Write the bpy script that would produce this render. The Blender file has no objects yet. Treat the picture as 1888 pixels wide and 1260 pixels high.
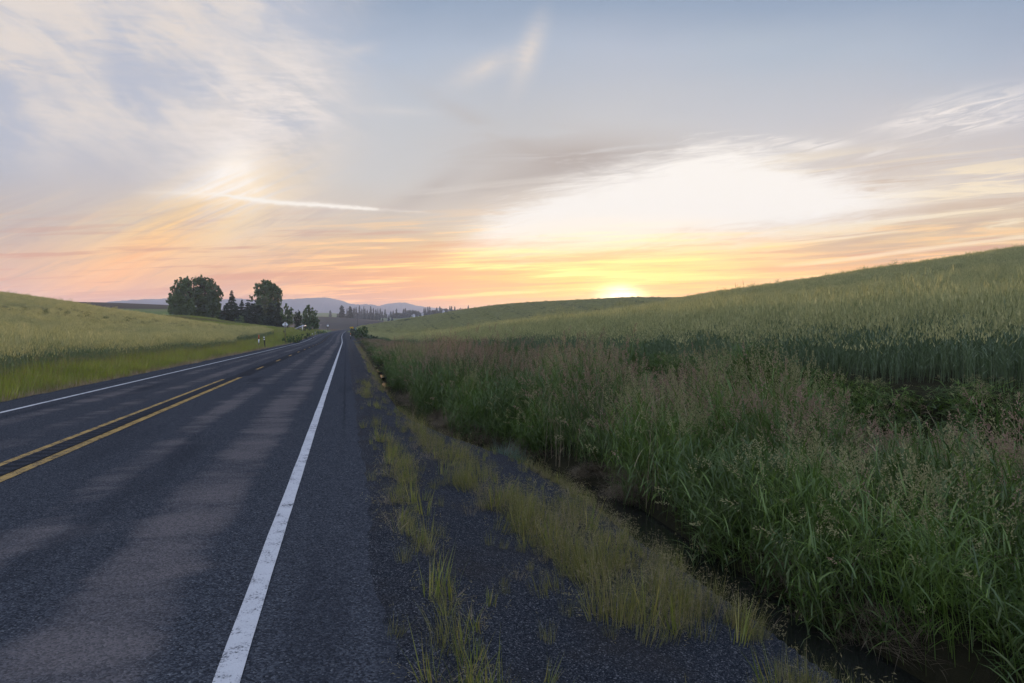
import bpy, math, random
import numpy as np
from mathutils import Vector

SC = bpy.context.scene
COL = SC.collection
R = math.radians
EYE = 1.7            # eye height over the road
F = 1259.0           # focal length of the view in picture units
HX, HY = 944.0, 606.0

def lin(r, g, b):
    def c(v):
        v = v / 255.0
        return v / 12.92 if v <= 0.04045 else ((v + 0.055) / 1.055) ** 2.4
    return (c(r), c(g), c(b), 1.0)

# ------------------------------------------------------------------ tagging
def tag(o, label=None, cat=None, group=None, kind=None):
    if label: o['label'] = label
    if cat: o['category'] = cat
    if group: o['group'] = group
    if kind: o['kind'] = kind
    return o

def empty(name, loc, rz=0.0):
    o = bpy.data.objects.new(name, None)
    o.location = loc
    o.rotation_euler = (0, 0, rz)
    o.empty_display_size = 0.3
    COL.objects.link(o)
    return o

# ------------------------------------------------------------------ geometry accumulator
class Geo:
    def __init__(self):
        self.v = []; self.f = []; self.m = []; self.n = 0
    def add(self, verts, faces, mat=0):
        verts = np.asarray(verts, dtype=np.float64).reshape(-1, 3)
        faces = np.asarray(faces, dtype=np.int64)
        self.v.append(verts)
        self.f.append(faces + self.n)
        self.m.append(np.full(len(faces), mat, dtype=np.int32))
        self.n += len(verts)
    def box(self, c, s, mat=0, rz=0.0, rx=0.0, ry=0.0):
        x, y, z = s[0] / 2, s[1] / 2, s[2] / 2
        p = np.array([[-x, -y, -z], [x, -y, -z], [x, y, -z], [-x, y, -z],
                      [-x, -y, z], [x, -y, z], [x, y, z], [-x, y, z]], float)
        if rx:
            a = np.array([[1, 0, 0], [0, math.cos(rx), -math.sin(rx)], [0, math.sin(rx), math.cos(rx)]]); p = p @ a.T
        if ry:
            a = np.array([[math.cos(ry), 0, math.sin(ry)], [0, 1, 0], [-math.sin(ry), 0, math.cos(ry)]]); p = p @ a.T
        if rz:
            a = np.array([[math.cos(rz), -math.sin(rz), 0], [math.sin(rz), math.cos(rz), 0], [0, 0, 1]]); p = p @ a.T
        p = p + np.array(c)
        self.add(p, [[0, 3, 2, 1], [4, 5, 6, 7], [0, 1, 5, 4], [1, 2, 6, 5], [2, 3, 7, 6], [3, 0, 4, 7]], mat)
    def tube(self, pts, rad, sides=8, mat=0, cap=True):
        pts = np.asarray(pts, float); k = len(pts)
        rad = np.broadcast_to(np.asarray(rad, float), (k,))
        vs = []
        for i in range(k):
            d = pts[min(i + 1, k - 1)] - pts[max(i - 1, 0)]
            d = d / (np.linalg.norm(d) + 1e-9)
            a = np.cross(d, [0.13, 0.97, 0.21]); a /= np.linalg.norm(a) + 1e-9
            b = np.cross(d, a)
            th = np.arange(sides) * 2 * math.pi / sides
            vs.append(pts[i] + rad[i] * (np.cos(th)[:, None] * a + np.sin(th)[:, None] * b))
        vs = np.concatenate(vs)
        fs = []
        for i in range(k - 1):
            for j in range(sides):
                j2 = (j + 1) % sides
                fs.append([i * sides + j, i * sides + j2, (i + 1) * sides + j2, (i + 1) * sides + j])
        self.add(vs, fs, mat)
        if cap:
            c = self.n
            self.add([pts[0], pts[-1]], np.zeros((0, 3)), mat)
            o = c - k * sides
            t = []
            for j in range(sides):
                j2 = (j + 1) % sides
                t.append([c, o + j2, o + j])
                t.append([c + 1, o + (k - 1) * sides + j, o + (k - 1) * sides + j2])
            self.f.append(np.array(t)); self.m.append(np.full(len(t), mat, dtype=np.int32))
    def mesh(self, name, mats, smooth=False):
        me = bpy.data.meshes.new(name)
        v = np.concatenate(self.v) if self.v else np.zeros((0, 3))
        loops = []; totals = []; mi = []
        for f, m in zip(self.f, self.m):
            if len(f) == 0: continue
            loops.append(f.reshape(-1)); totals.append(np.full(len(f), f.shape[1], dtype=np.int32)); mi.append(m)
        loops = np.concatenate(loops).astype(np.int32); totals = np.concatenate(totals); mi = np.concatenate(mi)
        starts = np.concatenate([[0], np.cumsum(totals)[:-1]]).astype(np.int32)
        me.vertices.add(len(v)); me.vertices.foreach_set('co', v.astype(np.float32).reshape(-1))
        me.loops.add(len(loops)); me.loops.foreach_set('vertex_index', loops)
        me.polygons.add(len(totals)); me.polygons.foreach_set('loop_start', starts)
        try: me.polygons.foreach_set('loop_total', totals)
        except Exception: pass
        if not isinstance(mats, (list, tuple)): mats = [mats]
        for m in mats: me.materials.append(m)
        me.polygons.foreach_set('material_index', mi)
        if smooth: me.polygons.foreach_set('use_smooth', np.ones(len(totals), dtype=bool))
        me.update(calc_edges=True); me.validate()
        return me
    def build(self, name, mats, parent=None, smooth=False, loc=None):
        o = bpy.data.objects.new(name, self.mesh(name, mats, smooth))
        COL.objects.link(o)
        if loc is not None: o.location = loc
        if parent: o.parent = parent
        return o

# ------------------------------------------------------------------ node expressions
class E:
    """a node socket (or number) with arithmetic that adds Math nodes"""
    def __init__(s, nt, k): s.nt, s.k = nt, k
    def _m(s, op, *a):
        n = s.nt.nodes.new('ShaderNodeMath'); n.operation = op
        for i, x in enumerate(a):
            x = x.k if isinstance(x, E) else x
            if isinstance(x, (int, float)): n.inputs[i].default_value = float(x)
            else: s.nt.links.new(x, n.inputs[i])
        return E(s.nt, n.outputs[0])
    def __add__(s, o): return s._m('ADD', s, o)
    __radd__ = __add__
    def __sub__(s, o): return s._m('SUBTRACT', s, o)
    def __rsub__(s, o): return s._m('SUBTRACT', o, s)
    def __mul__(s, o): return s._m('MULTIPLY', s, o)
    __rmul__ = __mul__
    def __truediv__(s, o): return s._m('DIVIDE', s, o)
    def __neg__(s): return s * -1.0
    def abs(s): return s._m('ABSOLUTE', s)
    def exp(s): return s._m('EXPONENT', s)
    def pow(s, p): return s._m('POWER', s, p)
    def sin(s): return s._m('SINE', s)
    def cos(s): return s._m('COSINE', s)
    def tan(s): return s._m('TANGENT', s)
    def asin(s): return s._m('ARCSINE', s)
    def min(s, o): return s._m('MINIMUM', s, o)
    def max(s, o): return s._m('MAXIMUM', s, o)
    def clamp(s, a=0.0, b=1.0): return s.max(a).min(b)
    def step(s, a, b, to0=0.0, to1=1.0):          # smooth step from a to b
        n = s.nt.nodes.new('ShaderNodeMapRange'); n.interpolation_type = 'SMOOTHSTEP'
        n.inputs['From Min'].default_value = a; n.inputs['From Max'].default_value = b
        n.inputs['To Min'].default_value = to0; n.inputs['To Max'].default_value = to1
        s.nt.links.new(s.k, n.inputs['Value'])
        return E(s.nt, n.outputs['Result'])
    def curve(s, pts, x0, x1, y0, y1):            # function through points
        t = s.span(x0, x1, 0.0, 1.0)
        n = s.nt.nodes.new('ShaderNodeFloatCurve')
        c = n.mapping.curves[0]
        q = [((x - x0) / (x1 - x0), (y - y0) / (y1 - y0)) for x, y in pts]
        while len(c.points) < len(q): c.points.new(0.5, 0.5)
        for p, (a, b) in zip(c.points, q): p.location = (a, b); p.handle_type = 'AUTO_CLAMPED'
        n.mapping.update()
        s.nt.links.new(t.k, n.inputs['Value'])
        return E(s.nt, n.outputs[0]).span(0.0, 1.0, y0, y1)
    def span(s, a, b, c, d):                      # linear map, clamped
        n = s.nt.nodes.new('ShaderNodeMapRange')
        for k, v_ in zip(('From Min', 'From Max', 'To Min', 'To Max'), (a, b, c, d)): n.inputs[k].default_value = v_
        s.nt.links.new(s.k, n.inputs['Value'])
        return E(s.nt, n.outputs['Result'])

def link(nt, a, b):
    a = a.k if isinstance(a, E) else a
    if isinstance(a, (int, float)): b.default_value = float(a)
    elif isinstance(a, tuple): b.default_value = a
    else: nt.links.new(a, b)

def vec(nt, x, y, z=0.0):
    n = nt.nodes.new('ShaderNodeCombineXYZ')
    for i, k in enumerate((x, y, z)): link(nt, k, n.inputs[i])
    return n.outputs[0]

def noise(nt, v, scale=1.0, detail=4.0, rough=0.55, dist=0.0, flat=False):
    n = nt.nodes.new('ShaderNodeTexNoise')
    if flat: n.noise_dimensions = '2D'
    n.inputs['Scale'].default_value = scale; n.inputs['Detail'].default_value = detail
    n.inputs['Roughness'].default_value = rough; n.inputs['Distortion'].default_value = dist
    if v is not None: nt.links.new(v, n.inputs['Vector'])
    return E(nt, n.outputs[0])

def mix(nt, f, a, b, mode='MIX'):
    n = nt.nodes.new('ShaderNodeMix'); n.data_type = 'RGBA'; n.blend_type = mode
    link(nt, f, n.inputs[0]); link(nt, a, n.inputs[6]); link(nt, b, n.inputs[7])
    return n.outputs[2]

def ramp(nt, f, stops):
    n = nt.nodes.new('ShaderNodeValToRGB')
    el = n.color_ramp.elements
    while len(el) < len(stops): el.new(0.5)
    for e, (p, c) in zip(el, sorted(stops, key=lambda t: t[0])):
        e.position = p; e.color = c
    link(nt, f, n.inputs[0])
    return n.outputs[0]

def new_mat(name):
    m = bpy.data.materials.new(name); m.use_nodes = True
    nt = m.node_tree
    for n in list(nt.nodes): nt.nodes.remove(n)
    out = nt.nodes.new('ShaderNodeOutputMaterial')
    return m, nt, out

def principled(name, color, rough=0.7, spec=0.3, var=0.15, vscale=3.0, bump=0.0, bscale=20.0, metal=0.0):
    m, nt, out = new_mat(name)
    b = nt.nodes.new('ShaderNodeBsdfPrincipled')
    tc = nt.nodes.new('ShaderNodeTexCoord')
    n = noise(nt, tc.outputs['Object'], vscale, 5, 0.6)
    d = tuple(x * (1 - var * 1.6) for x in color[:3]) + (1,)
    u = tuple(min(1, x * (1 + var * 1.6)) for x in color[:3]) + (1,)
    link(nt, mix(nt, n, d, u), b.inputs['Base Color'])
    b.inputs['Roughness'].default_value = rough
    b.inputs['Specular IOR Level'].default_value = spec
    b.inputs['Metallic'].default_value = metal
    if bump:
        bn = nt.nodes.new('ShaderNodeBump'); bn.inputs['Strength'].default_value = bump; bn.inputs['Distance'].default_value = 0.02
        link(nt, noise(nt, tc.outputs['Object'], bscale, 4), bn.inputs['Height'])
        nt.links.new(bn.outputs[0], b.inputs['Normal'])
    nt.links.new(b.outputs[0], out.inputs[0])
    return m

def leaf_mat(name, c1, c2, trans=0.35, gloss=0.06, rough=0.5, wscale=0.0, c3=None):
    """thin plant tissue: diffuse + light passing through + a weak sheen; colour varies leaf by leaf"""
    m, nt, out = new_mat(name)
    geo = nt.nodes.new('ShaderNodeNewGeometry')
    oi = nt.nodes.new('ShaderNodeObjectInfo')
    r1 = E(nt, geo.outputs['Random Per Island']); r2 = E(nt, oi.outputs['Random'])
    f = (r1 * 0.6 + r2 * 0.4)
    if wscale:
        f = (f * 0.55 + noise(nt, geo.outputs['Position'], wscale, 3, 0.6).step(0.3, 0.7) * 0.45)
    col = mix(nt, f, c1, c2)
    if c3 is not None:
        col = mix(nt, (r1 * 7.31)._m('FRACT', r1 * 7.31).step(0.72, 0.95), col, c3)
    d = nt.nodes.new('ShaderNodeBsdfDiffuse'); t = nt.nodes.new('ShaderNodeBsdfTranslucent'); g = nt.nodes.new('ShaderNodeBsdfGlossy')
    g.inputs['Roughness'].default_value = rough
    nt.links.new(col, d.inputs[0]); nt.links.new(col, t.inputs[0])
    a = nt.nodes.new('ShaderNodeMixShader'); a.inputs[0].default_value = trans
    nt.links.new(d.outputs[0], a.inputs[1]); nt.links.new(t.outputs[0], a.inputs[2])
    b = nt.nodes.new('ShaderNodeMixShader'); b.inputs[0].default_value = gloss
    nt.links.new(a.outputs[0], b.inputs[1]); nt.links.new(g.outputs[0], b.inputs[2])
    nt.links.new(b.outputs[0], out.inputs[0])
    return m
# ================================================================== sky and sun
SUN_AZ = math.atan((1145 - HX) / F)      # bearing of the sunset, from +Y towards +X
SUN_EL = R(2.8)

def build_world():
    w = bpy.data.worlds.new("World"); SC.world = w; w.use_nodes = True
    w.cycles.sampling_method = 'NONE'
    nt = w.node_tree
    for n in list(nt.nodes): nt.nodes.remove(n)
    out = nt.nodes.new('ShaderNodeOutputWorld')
    tc = nt.nodes.new('ShaderNodeTexCoord')
    nrm = nt.nodes.new('ShaderNodeVectorMath'); nrm.operation = 'NORMALIZE'
    nt.links.new(tc.outputs['Generated'], nrm.inputs[0])
    sp = nt.nodes.new('ShaderNodeSeparateXYZ'); nt.links.new(nrm.outputs[0], sp.inputs[0])
    dx, dy, dz = (E(nt, sp.outputs[i]) for i in range(3))
    az = dx._m('ARCTAN2', dx, dy)
    el = dz.clamp(-0.99, 0.99).asin()
    azc = az.clamp(-1.15, 1.15)
    # sky-plane coordinates of a direction around due north of the valley (fixed to the world)
    x = azc.tan() * F + HX
    y = HY - el.clamp(-0.2, 1.35).tan() / azc.cos() * F

    P = vec(nt, x, y)
    def place(cx, cy, rx, ry, tilt):
        n = nt.nodes.new('ShaderNodeMapping'); n.vector_type = 'TEXTURE'
        n.inputs['Location'].default_value = (cx, cy, 0); n.inputs['Rotation'].default_value = (0, 0, tilt)
        n.inputs['Scale'].default_value = (rx, ry, 1)
        nt.links.new(P, n.inputs['Vector'])
        return n.outputs[0]
    def N(kx, ky, sc=1.0, det=4, ro=0.55, di=0.0, tilt=0.0, off=0.0):
        return noise(nt, place(off * 917.0, off * 331.0, kx, ky, tilt), sc, det if det > 6 else min(det, 4), ro, di if di > 0.55 else 0.0, True)
    def gauss(cx, cy, rx, ry, tilt=0.0):
        g = nt.nodes.new('ShaderNodeTexGradient'); g.gradient_type = 'QUADRATIC_SPHERE'
        nt.links.new(place(cx, cy, rx * 2.4, ry * 2.4, tilt), g.inputs[0])
        return E(nt, g.outputs[1])

    # broad gradient: one vertical ramp per bearing, blended round the horizon
    warp = (N(420, 150, 1.0, 3, 0.5, 0.0, -0.12) - 0.5) * 60.0
    TOP = 1400.0
    f = ((HY - (y + warp)) / TOP).clamp()
    def col(stops, zen=(104, 124, 168)):
        s = [((HY - yy) / TOP, lin(*c)) for yy, c in stops]
        s.append((0.72, lin(*zen))); s.append((1.0, lin(92, 114, 164)))
        return ramp(nt, f, s)
    cols = [
        (-60, [(600, (190, 160, 165)), (545, (202, 170, 168)), (505, (208, 180, 170)), (455, (204, 184, 172)), (400, (192, 183, 180)), (320, (180, 184, 196)), (220, (172, 181, 200)), (60, (168, 180, 202))]),
        (200, [(600, (195, 160, 160)), (545, (206, 170, 164)), (505, (218, 183, 160)), (455, (220, 192, 166)), (400, (208, 194, 182)), (320, (196, 192, 194)), (220, (184, 190, 204)), (60, (178, 188, 208))]),
        (430, [(600, (196, 158, 158)), (545, (205, 165, 152)), (505, (218, 178, 142)), (455, (232, 203, 165)), (400, (228, 210, 190)), (320, (214, 209, 206)), (220, (198, 201, 208)), (60, (182, 193, 210))]),
        (700, [(600, (202, 158, 152)), (545, (208, 160, 142)), (505, (224, 174, 130)), (455, (224, 192, 152)), (400, (213, 201, 188)), (320, (204, 203, 202)), (220, (194, 199, 206)), (100, (176, 189, 207)), (10, (150, 168, 192))]),
        (944, [(600, (215, 150, 115)), (545, (232, 158, 108)), (505, (240, 182, 106)), (455, (240, 215, 165)), (400, (226, 212, 196)), (320, (206, 200, 195)), (220, (196, 197, 200)), (100, (176, 188, 205)), (10, (150, 168, 192))]),
        (1145, [(600, (235, 165, 90)), (545, (250, 190, 90)), (505, (250, 214, 126)), (455, (242, 224, 186)), (400, (236, 226, 214)), (320, (214, 208, 203)), (220, (202, 202, 204)), (100, (180, 190, 206)), (10, (150, 168, 192))]),
        (1400, [(600, (228, 160, 110)), (545, (236, 178, 120)), (505, (244, 205, 140)), (455, (243, 222, 180)), (400, (236, 226, 212)), (320, (220, 213, 207)), (220, (202, 202, 206)), (100, (177, 189, 204)), (10, (150, 168, 192))]),
        (1700, [(600, (220, 160, 120)), (545, (226, 170, 122)), (500, (230, 186, 128)), (455, (232, 198, 146)), (400, (228, 208, 178)), (320, (219, 208, 198)), (220, (200, 199, 203)), (100, (175, 187, 203)), (10, (150, 168, 192))]),
        (1960, [(600, (214, 160, 125)), (545, (220, 168, 125)), (500, (226, 182, 128)), (455, (228, 192, 138)), (400, (221, 199, 168)), (320, (213, 202, 194)), (220, (196, 196, 203)), (100, (170, 181, 199)), (10, (150, 168, 192))]),
    ]
    c = col(cols[0][1])
    for i in range(1, len(cols)):
        c = mix(nt, x.step(cols[i - 1][0], cols[i][0]), c, col(cols[i][1]))
    back = ramp(nt, f, [(0.0, lin(140, 132, 158)), (0.12, lin(150, 146, 170)), (0.3, lin(130, 145, 180)), (0.72, lin(104, 124, 168)), (1.0, lin(92, 114, 164))])
    c = mix(nt, az.abs().step(0.85, 1.6), c, back)

    # ---- high cirrus on the left: combed bright and blue fibres
    fib = N(210, 52, 1.0, 7, 0.62, 0.6, 0.55, 2.0)
    fib2 = N(90, 13, 1.0, 7, 0.66, 0.6, 0.10, 7.0)
    big = N(260, 170, 1.0, 4, 0.55, 0.5, 0.45, 5.0)
    m1 = x.step(780, 400) * y.step(360, 200)
    f1 = (fib * 0.4 + fib2 * 0.18 + big * 0.6)
    c = mix(nt, m1 * 0.62, c, lin(200, 200, 206))
    c = mix(nt, m1 * f1.step(0.46, 0.76) * 0.9, c, lin(228, 219, 212))
    c = mix(nt, m1 * big.step(0.50, 0.34) * 0.4, c, lin(168, 180, 204))
    pat = gauss(40, 120, 90, 20, 0.1) + gauss(30, 70, 70, 16, 0.2) + gauss(150, 45, 110, 30, 0.5) + gauss(335, 50, 50, 60, -0.9)
    c = mix(nt, (pat * (fib2 * 0.7 + fib * 0.5).step(0.44, 0.72) * 0.8).clamp(), c, lin(226, 216, 208))
    # ripples and a lit knot in the middle left
    rip = N(60, 10, 1.0, 7, 0.68, 0.3, 0.05, 3.0)
    m2 = (gauss(555, 175, 55, 60) * 1.0 + gauss(460, 220, 110, 90) * 0.55 + gauss(520, 215, 70, 10) * 0.8)
    c = mix(nt, (m2 * (rip * 0.6 + fib * 0.5).step(0.45, 0.75)).clamp() * 0.85, c, lin(238, 230, 226))
    # brighter veil rising from the sun dog
    veil = gauss(450, 260, 95, 150, 0.25) * (fib * 0.5 + rip * 0.5).step(0.3, 0.7)
    c = mix(nt, (veil * 1.1).clamp(), c, lin(240, 232, 227))
    dog = gauss(434, 322, 40, 42, 0.5) + gauss(408, 358, 80, 12) * 0.9 + gauss(425, 350, 60, 40) * 0.5
    c = mix(nt, (dog * (fib2 * 0.7 + 0.9)).clamp() * 0.97, c, (1.02, .97, .92, 1))
    fan = gauss(330, 420, 175, 52, -0.42) * (N(200, 20, 1.0, 5, 0.6, 0.2, -0.4, 1.0)).step(0.2, 0.6)
    c = mix(nt, (fan * 1.3).clamp(), c, lin(255, 220, 156))
    fan2 = gauss(240, 480, 120, 34, -0.5)
    c = mix(nt, fan2 * 0.85, c, lin(250, 190, 128))
    lst = N(260, 26, 1.0, 7, 0.62, 0.7, -0.34, 21.0)
    lm = x.step(760, 500) * y.step(330, 420)
    c = mix(nt, lm * lst.step(0.5, 0.75) * 0.42, c, lin(248, 214, 172))
    c = mix(nt, lm * lst.step(0.5, 0.28) * 0.40, c, lin(180, 164, 166))

    # ---- streaks lying along the horizon, rising slightly to the right
    st = N(330, 15, 1.0, 6, 0.6, 0.5, -0.04, 4.0)
    st2 = N(420, 24, 1.0, 6, 0.62, 0.6, -0.11, 9.0)
    low = y.step(360, 480)
    c = mix(nt, low * x.step(350, 800) * st.step(0.48, 0.66) * 0.95, c, (1.15, .72, .30, 1))
    c = mix(nt, low * st.step(0.5, 0.32) * 0.65, c, lin(204, 150, 128))
    rt = x.step(1250, 1500) * y.step(250, 330)
    c = mix(nt, rt * st2.step(0.50, 0.66) * 0.85, c, lin(252, 234, 200))
    c = mix(nt, rt * st2.step(0.50, 0.34) * 0.8, c, lin(208, 182, 156))
    # mauve shaded cloud bank between blue sky and the glow
    sh = (gauss(1060, 285, 170, 32, -0.03) + gauss(960, 335, 150, 22, -0.2) * 0.8 + gauss(790, 350, 70, 14, -0.5) * 0.6 + gauss(880, 225, 110, 14, 0.5) * 0.35)
    c = mix(nt, (sh * N(260, 36, 1.0, 6, 0.6, 0.6, -0.08, 6.0).step(0.3, 0.58) * 1.0).clamp(), c, lin(184, 174, 168))
    sr = gauss(1560, 320, 190, 26, -0.22) * N(220, 26, 1.0, 6, 0.6, 0.5, -0.2, 8.0).step(0.32, 0.6)
    c = mix(nt, sr * 0.75, c, lin(206, 194, 186))

    c = mix(nt, y.step(400, 560) * 0.62, c, mix(nt, 1.0, c, (1.62, 1.08, .62, 1), 'MULTIPLY'))
    # ---- the blown-out cloud lit from below by the sun
    edge = (N(190, 24, 1.0, 7, 0.68, 0.9, -0.13, 11.0) - 0.5) * 170.0 + (N(60, 8, 1.0, 5, 0.62, 0.6, -0.16, 12.0) - 0.5) * 70.0
    yu = x.curve([(760, 450), (830, 430), (900, 402), (970, 372), (1040, 340), (1130, 315), (1220, 294), (1300, 268), (1400, 276), (1480, 305), (1560, 325), (1660, 335), (1760, 330), (1900, 310)], 760, 1900, 250, 500)
    yl = x.curve([(760, 452), (830, 462), (950, 474), (1080, 478), (1200, 466), (1300, 450), (1450, 432), (1600, 414), (1760, 388), (1900, 365)], 760, 1900, 250, 500)
    up = (y - yu + edge * 0.55).step(-26, 40)
    dn = (yl - y + edge * 0.45).step(-30, 48)
    glow = up * dn * x.step(780, 930) * x.step(1780, 1540, 0.15, 1.0)
    c = mix(nt, glow, c, (1.0, .955, .90, 1))
    # bright wisps: far right, above the glow, and the single feather in the blue
    ws = N(120, 13, 1.0, 6, 0.65, 0.7, -0.25, 14.0)
    wr = gauss(1800, 195, 110, 22, -0.18) * 1.1 + gauss(1800, 232, 120, 11, -0.16) + gauss(1690, 222, 70, 8, -0.2) * 0.8
    c = mix(nt, (wr * ws.step(0.34, 0.62) * 1.1).clamp() * 0.92, c, lin(243, 236, 231))
    wa = gauss(1345, 264, 30, 4, 0.1) + gauss(1470, 266, 55, 9, 0.02) + gauss(1525, 270, 40, 6, -0.2) + gauss(1430, 255, 16, 3) + gauss(1600, 285, 90, 7, -0.14) * 0.7
    c = mix(nt, (wa * ws.step(0.38, 0.6) * 1.2).clamp() * 0.85, c, lin(242, 236, 231))
    feather = gauss(975, 98, 52, 17, -1.22) * 1.4 + gauss(893, 126, 54, 17, -0.45) * 1.1
    c = mix(nt, (feather * (N(26, 7, 1.0, 4, 0.5, 0.2, 0.15, 3.0) * 0.8 + 0.45)).clamp() * 0.75, c, lin(226, 217, 210))
    c = mix(nt, (gauss(735, 205, 55, 7, 0.05) + gauss(660, 92, 30, 9, -0.2)) * 0.4, c, lin(226, 220, 216))

    # ---- contrail
    yc = x.curve([(230, 355), (330, 356), (400, 359), (450, 366), (520, 374), (600, 379), (690, 386), (800, 393)], 230, 800, 340, 400)
    wob = (N(14, 8, 1.0, 3, 0.6, 0.0, 0.0, 1.0) - 0.5) * 5.0
    dd = (y - yc + wob) / x.curve([(230, 3.2), (400, 3.0), (480, 4.6), (600, 4.4), (690, 3.0), (800, 2.0)], 230, 800, 0, 8)
    trail = (dd * dd * -1.0).exp() * x.curve([(230, 0.0), (300, 0.18), (390, 0.45), (440, 1.0), (650, 1.0), (695, 0.75), (705, 0.25), (760, 0.25), (800, 0.0)], 230, 800, 0, 1)
    c = mix(nt, trail.clamp() * 0.97, c, lin(255, 249, 240))

    # ---- glow round the setting sun
    c = mix(nt, (gauss(1150, 512, 230, 58) * 1.15 * (st * 0.8 + 0.6)).clamp(), c, (1.75, 1.20, .46, 1))
    g1 = gauss(1145, 560, 330, 62); g2 = gauss(1145, 552, 150, 48); g3 = gauss(1145, 550, 54, 22); g4 = gauss(1145, 551, 28, 15)
    sm = st * 0.9 + 0.55
    c = mix(nt, (g1 * 0.95 * sm).clamp(), c, (1.65, .70, .06, 1))
    c = mix(nt, (g2 * 1.1 * sm).clamp(), c, (1.7, 1.0, .12, 1))
    c = mix(nt, (g3 * 0.95).clamp(), c, (2.5, 1.75, .62, 1))
    c = mix(nt, (g4 * 1.0).clamp(), c, (6.0, 5.0, 3.2, 1))

    c = mix(nt, 1.0, c, (.885, .875, .87, 1), 'MULTIPLY')
    # unseen sky overhead and behind, brightened in blue as added fill for the ground
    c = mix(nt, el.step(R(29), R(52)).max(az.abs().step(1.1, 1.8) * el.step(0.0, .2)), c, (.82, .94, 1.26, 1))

    band = gauss(1060, 508, 330, 50)
    c = mix(nt, (band * st.step(.50, .33) * 0.8).clamp(), c, (1.10, .52, .17, 1))
    c = mix(nt, (band * st.step(.50, .66) * 0.7).clamp(), c, (1.9, 1.22, .34, 1))

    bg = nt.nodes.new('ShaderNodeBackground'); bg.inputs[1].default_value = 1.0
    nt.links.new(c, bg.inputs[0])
    # clear-air part of the light: a physical sky with the sun where the photograph has it
    sky = nt.nodes.new('ShaderNodeTexSky'); sky.sky_type = 'NISHITA'; sky.sun_disc = False
    sky.sun_elevation = SUN_EL; sky.sun_rotation = SUN_AZ; sky.air_density = 1.0; sky.dust_density = 1.0
    bs = nt.nodes.new('ShaderNodeBackground'); bs.inputs[1].default_value = 0.0
    nt.links.new(sky.outputs[0], bs.inputs[0])
    ad = nt.nodes.new('ShaderNodeAddShader')
    nt.links.new(bg.outputs[0], ad.inputs[0]); nt.links.new(bs.outputs[0], ad.inputs[1])
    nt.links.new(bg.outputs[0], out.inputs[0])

    s = bpy.data.lights.new('sun', 'SUN'); s.energy = 7.0; s.angle = R(1.6); s.color = (1.0, 0.62, 0.30)
    so = bpy.data.objects.new('sun', s); COL.objects.link(so)
    d = Vector((math.sin(SUN_AZ) * math.cos(SUN_EL), math.cos(SUN_AZ) * math.cos(SUN_EL), math.sin(SUN_EL)))
    so.rotation_euler = d.to_track_quat('Z', 'Y').to_euler()
    so.location = (0, 0, 60)

build_world()

cam = bpy.data.cameras.new('camera')
cam.sensor_width = 36.0; cam.lens = 36.0 * F / 1888.0
cam.shift_y = (HY - 630.0) / 1888.0
cam.clip_start = 0.05; cam.clip_end = 40000.0
co = bpy.data.objects.new('camera', cam); COL.objects.link(co)
co.location = (0, 0, EYE); co.rotation_euler = (R(90), 0, 0)
SC.camera = co
SC.view_settings.view_transform = 'Standard'; SC.view_settings.look = 'None'
SC.view_settings.exposure = 0.2; SC.view_settings.gamma = 1.0
# ================================================================== lie of the land
# road frame: s runs along the road, t across it (right positive); the camera stands at s = t = 0
RU = (637.5 - HX) / F
_rn = math.hypot(1.0, RU)
RC, RS = 1.0 / _rn, -RU / _rn            # road normal = (RC, RS), road direction = (-RS, RC)

_rs = np.array([-60, 0, 60, 118, 150, 180, 240, 300, 400, 500, 560, 640, 800, 2500.0])
_rz = np.array([.25, 0, -.34, -.66, -.60, -.36, -.16, -.03, .22, .95, .95, .2, -2, -2.0])
_gs = np.arange(-60, 2500, 2.0)
_gz = np.interp(_gs, _rs, _rz)
_k = np.hanning(19); _k /= _k.sum()
_gz = np.convolve(np.pad(_gz, 9, mode='edge'), _k, 'valid')
_gz -= np.interp(0, _gs, _gz)
_sh = np.interp(_gs, [-60, 118, 180, 240, 300, 400, 450, 500, 540, 600, 2500], [0, 0, -.45, -.5, -.2, 1.0, 3.0, 8.0, 15.0, 34.0, 40.0])
_sh = np.convolve(np.pad(_sh, 9, mode='edge'), _k, 'valid')

def zroad(s): return np.interp(s, _gs, _gz)
def shift(s): return np.interp(s, _gs, _sh)
def st_of(X, Y):
    s = -RS * X + RC * Y
    return s, RC * X + RS * Y - shift(s)
def xy_of(s, t):
    tt = t + shift(s)
    return RC * tt - RS * s, RS * tt + RC * s

# ditch line, field edge on the right
def t_ditch(s): return np.interp(s, [-5, 3, 5, 7, 9, 11, 12.5, 14.5, 17, 20, 26, 33, 40, 60, 100, 160], [3.6, 3.55, 3.5, 3.5, 3.55, 3.35, 3.0, 2.5, 2.1, 1.95, 1.85, 1.9, 2.1, 2.3, 2.6, 3.0])
def t_field(s): return np.interp(s, [0, 25, 50, 80, 140, 300, 420], [9.3, 9.2, 8.2, 7.4, 7.0, 6.0, 5.0])

def V(Y, y, canopy=0.0): return (Y, EYE + (HY - y) * Y / F - canopy)
W = 0.9
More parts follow.
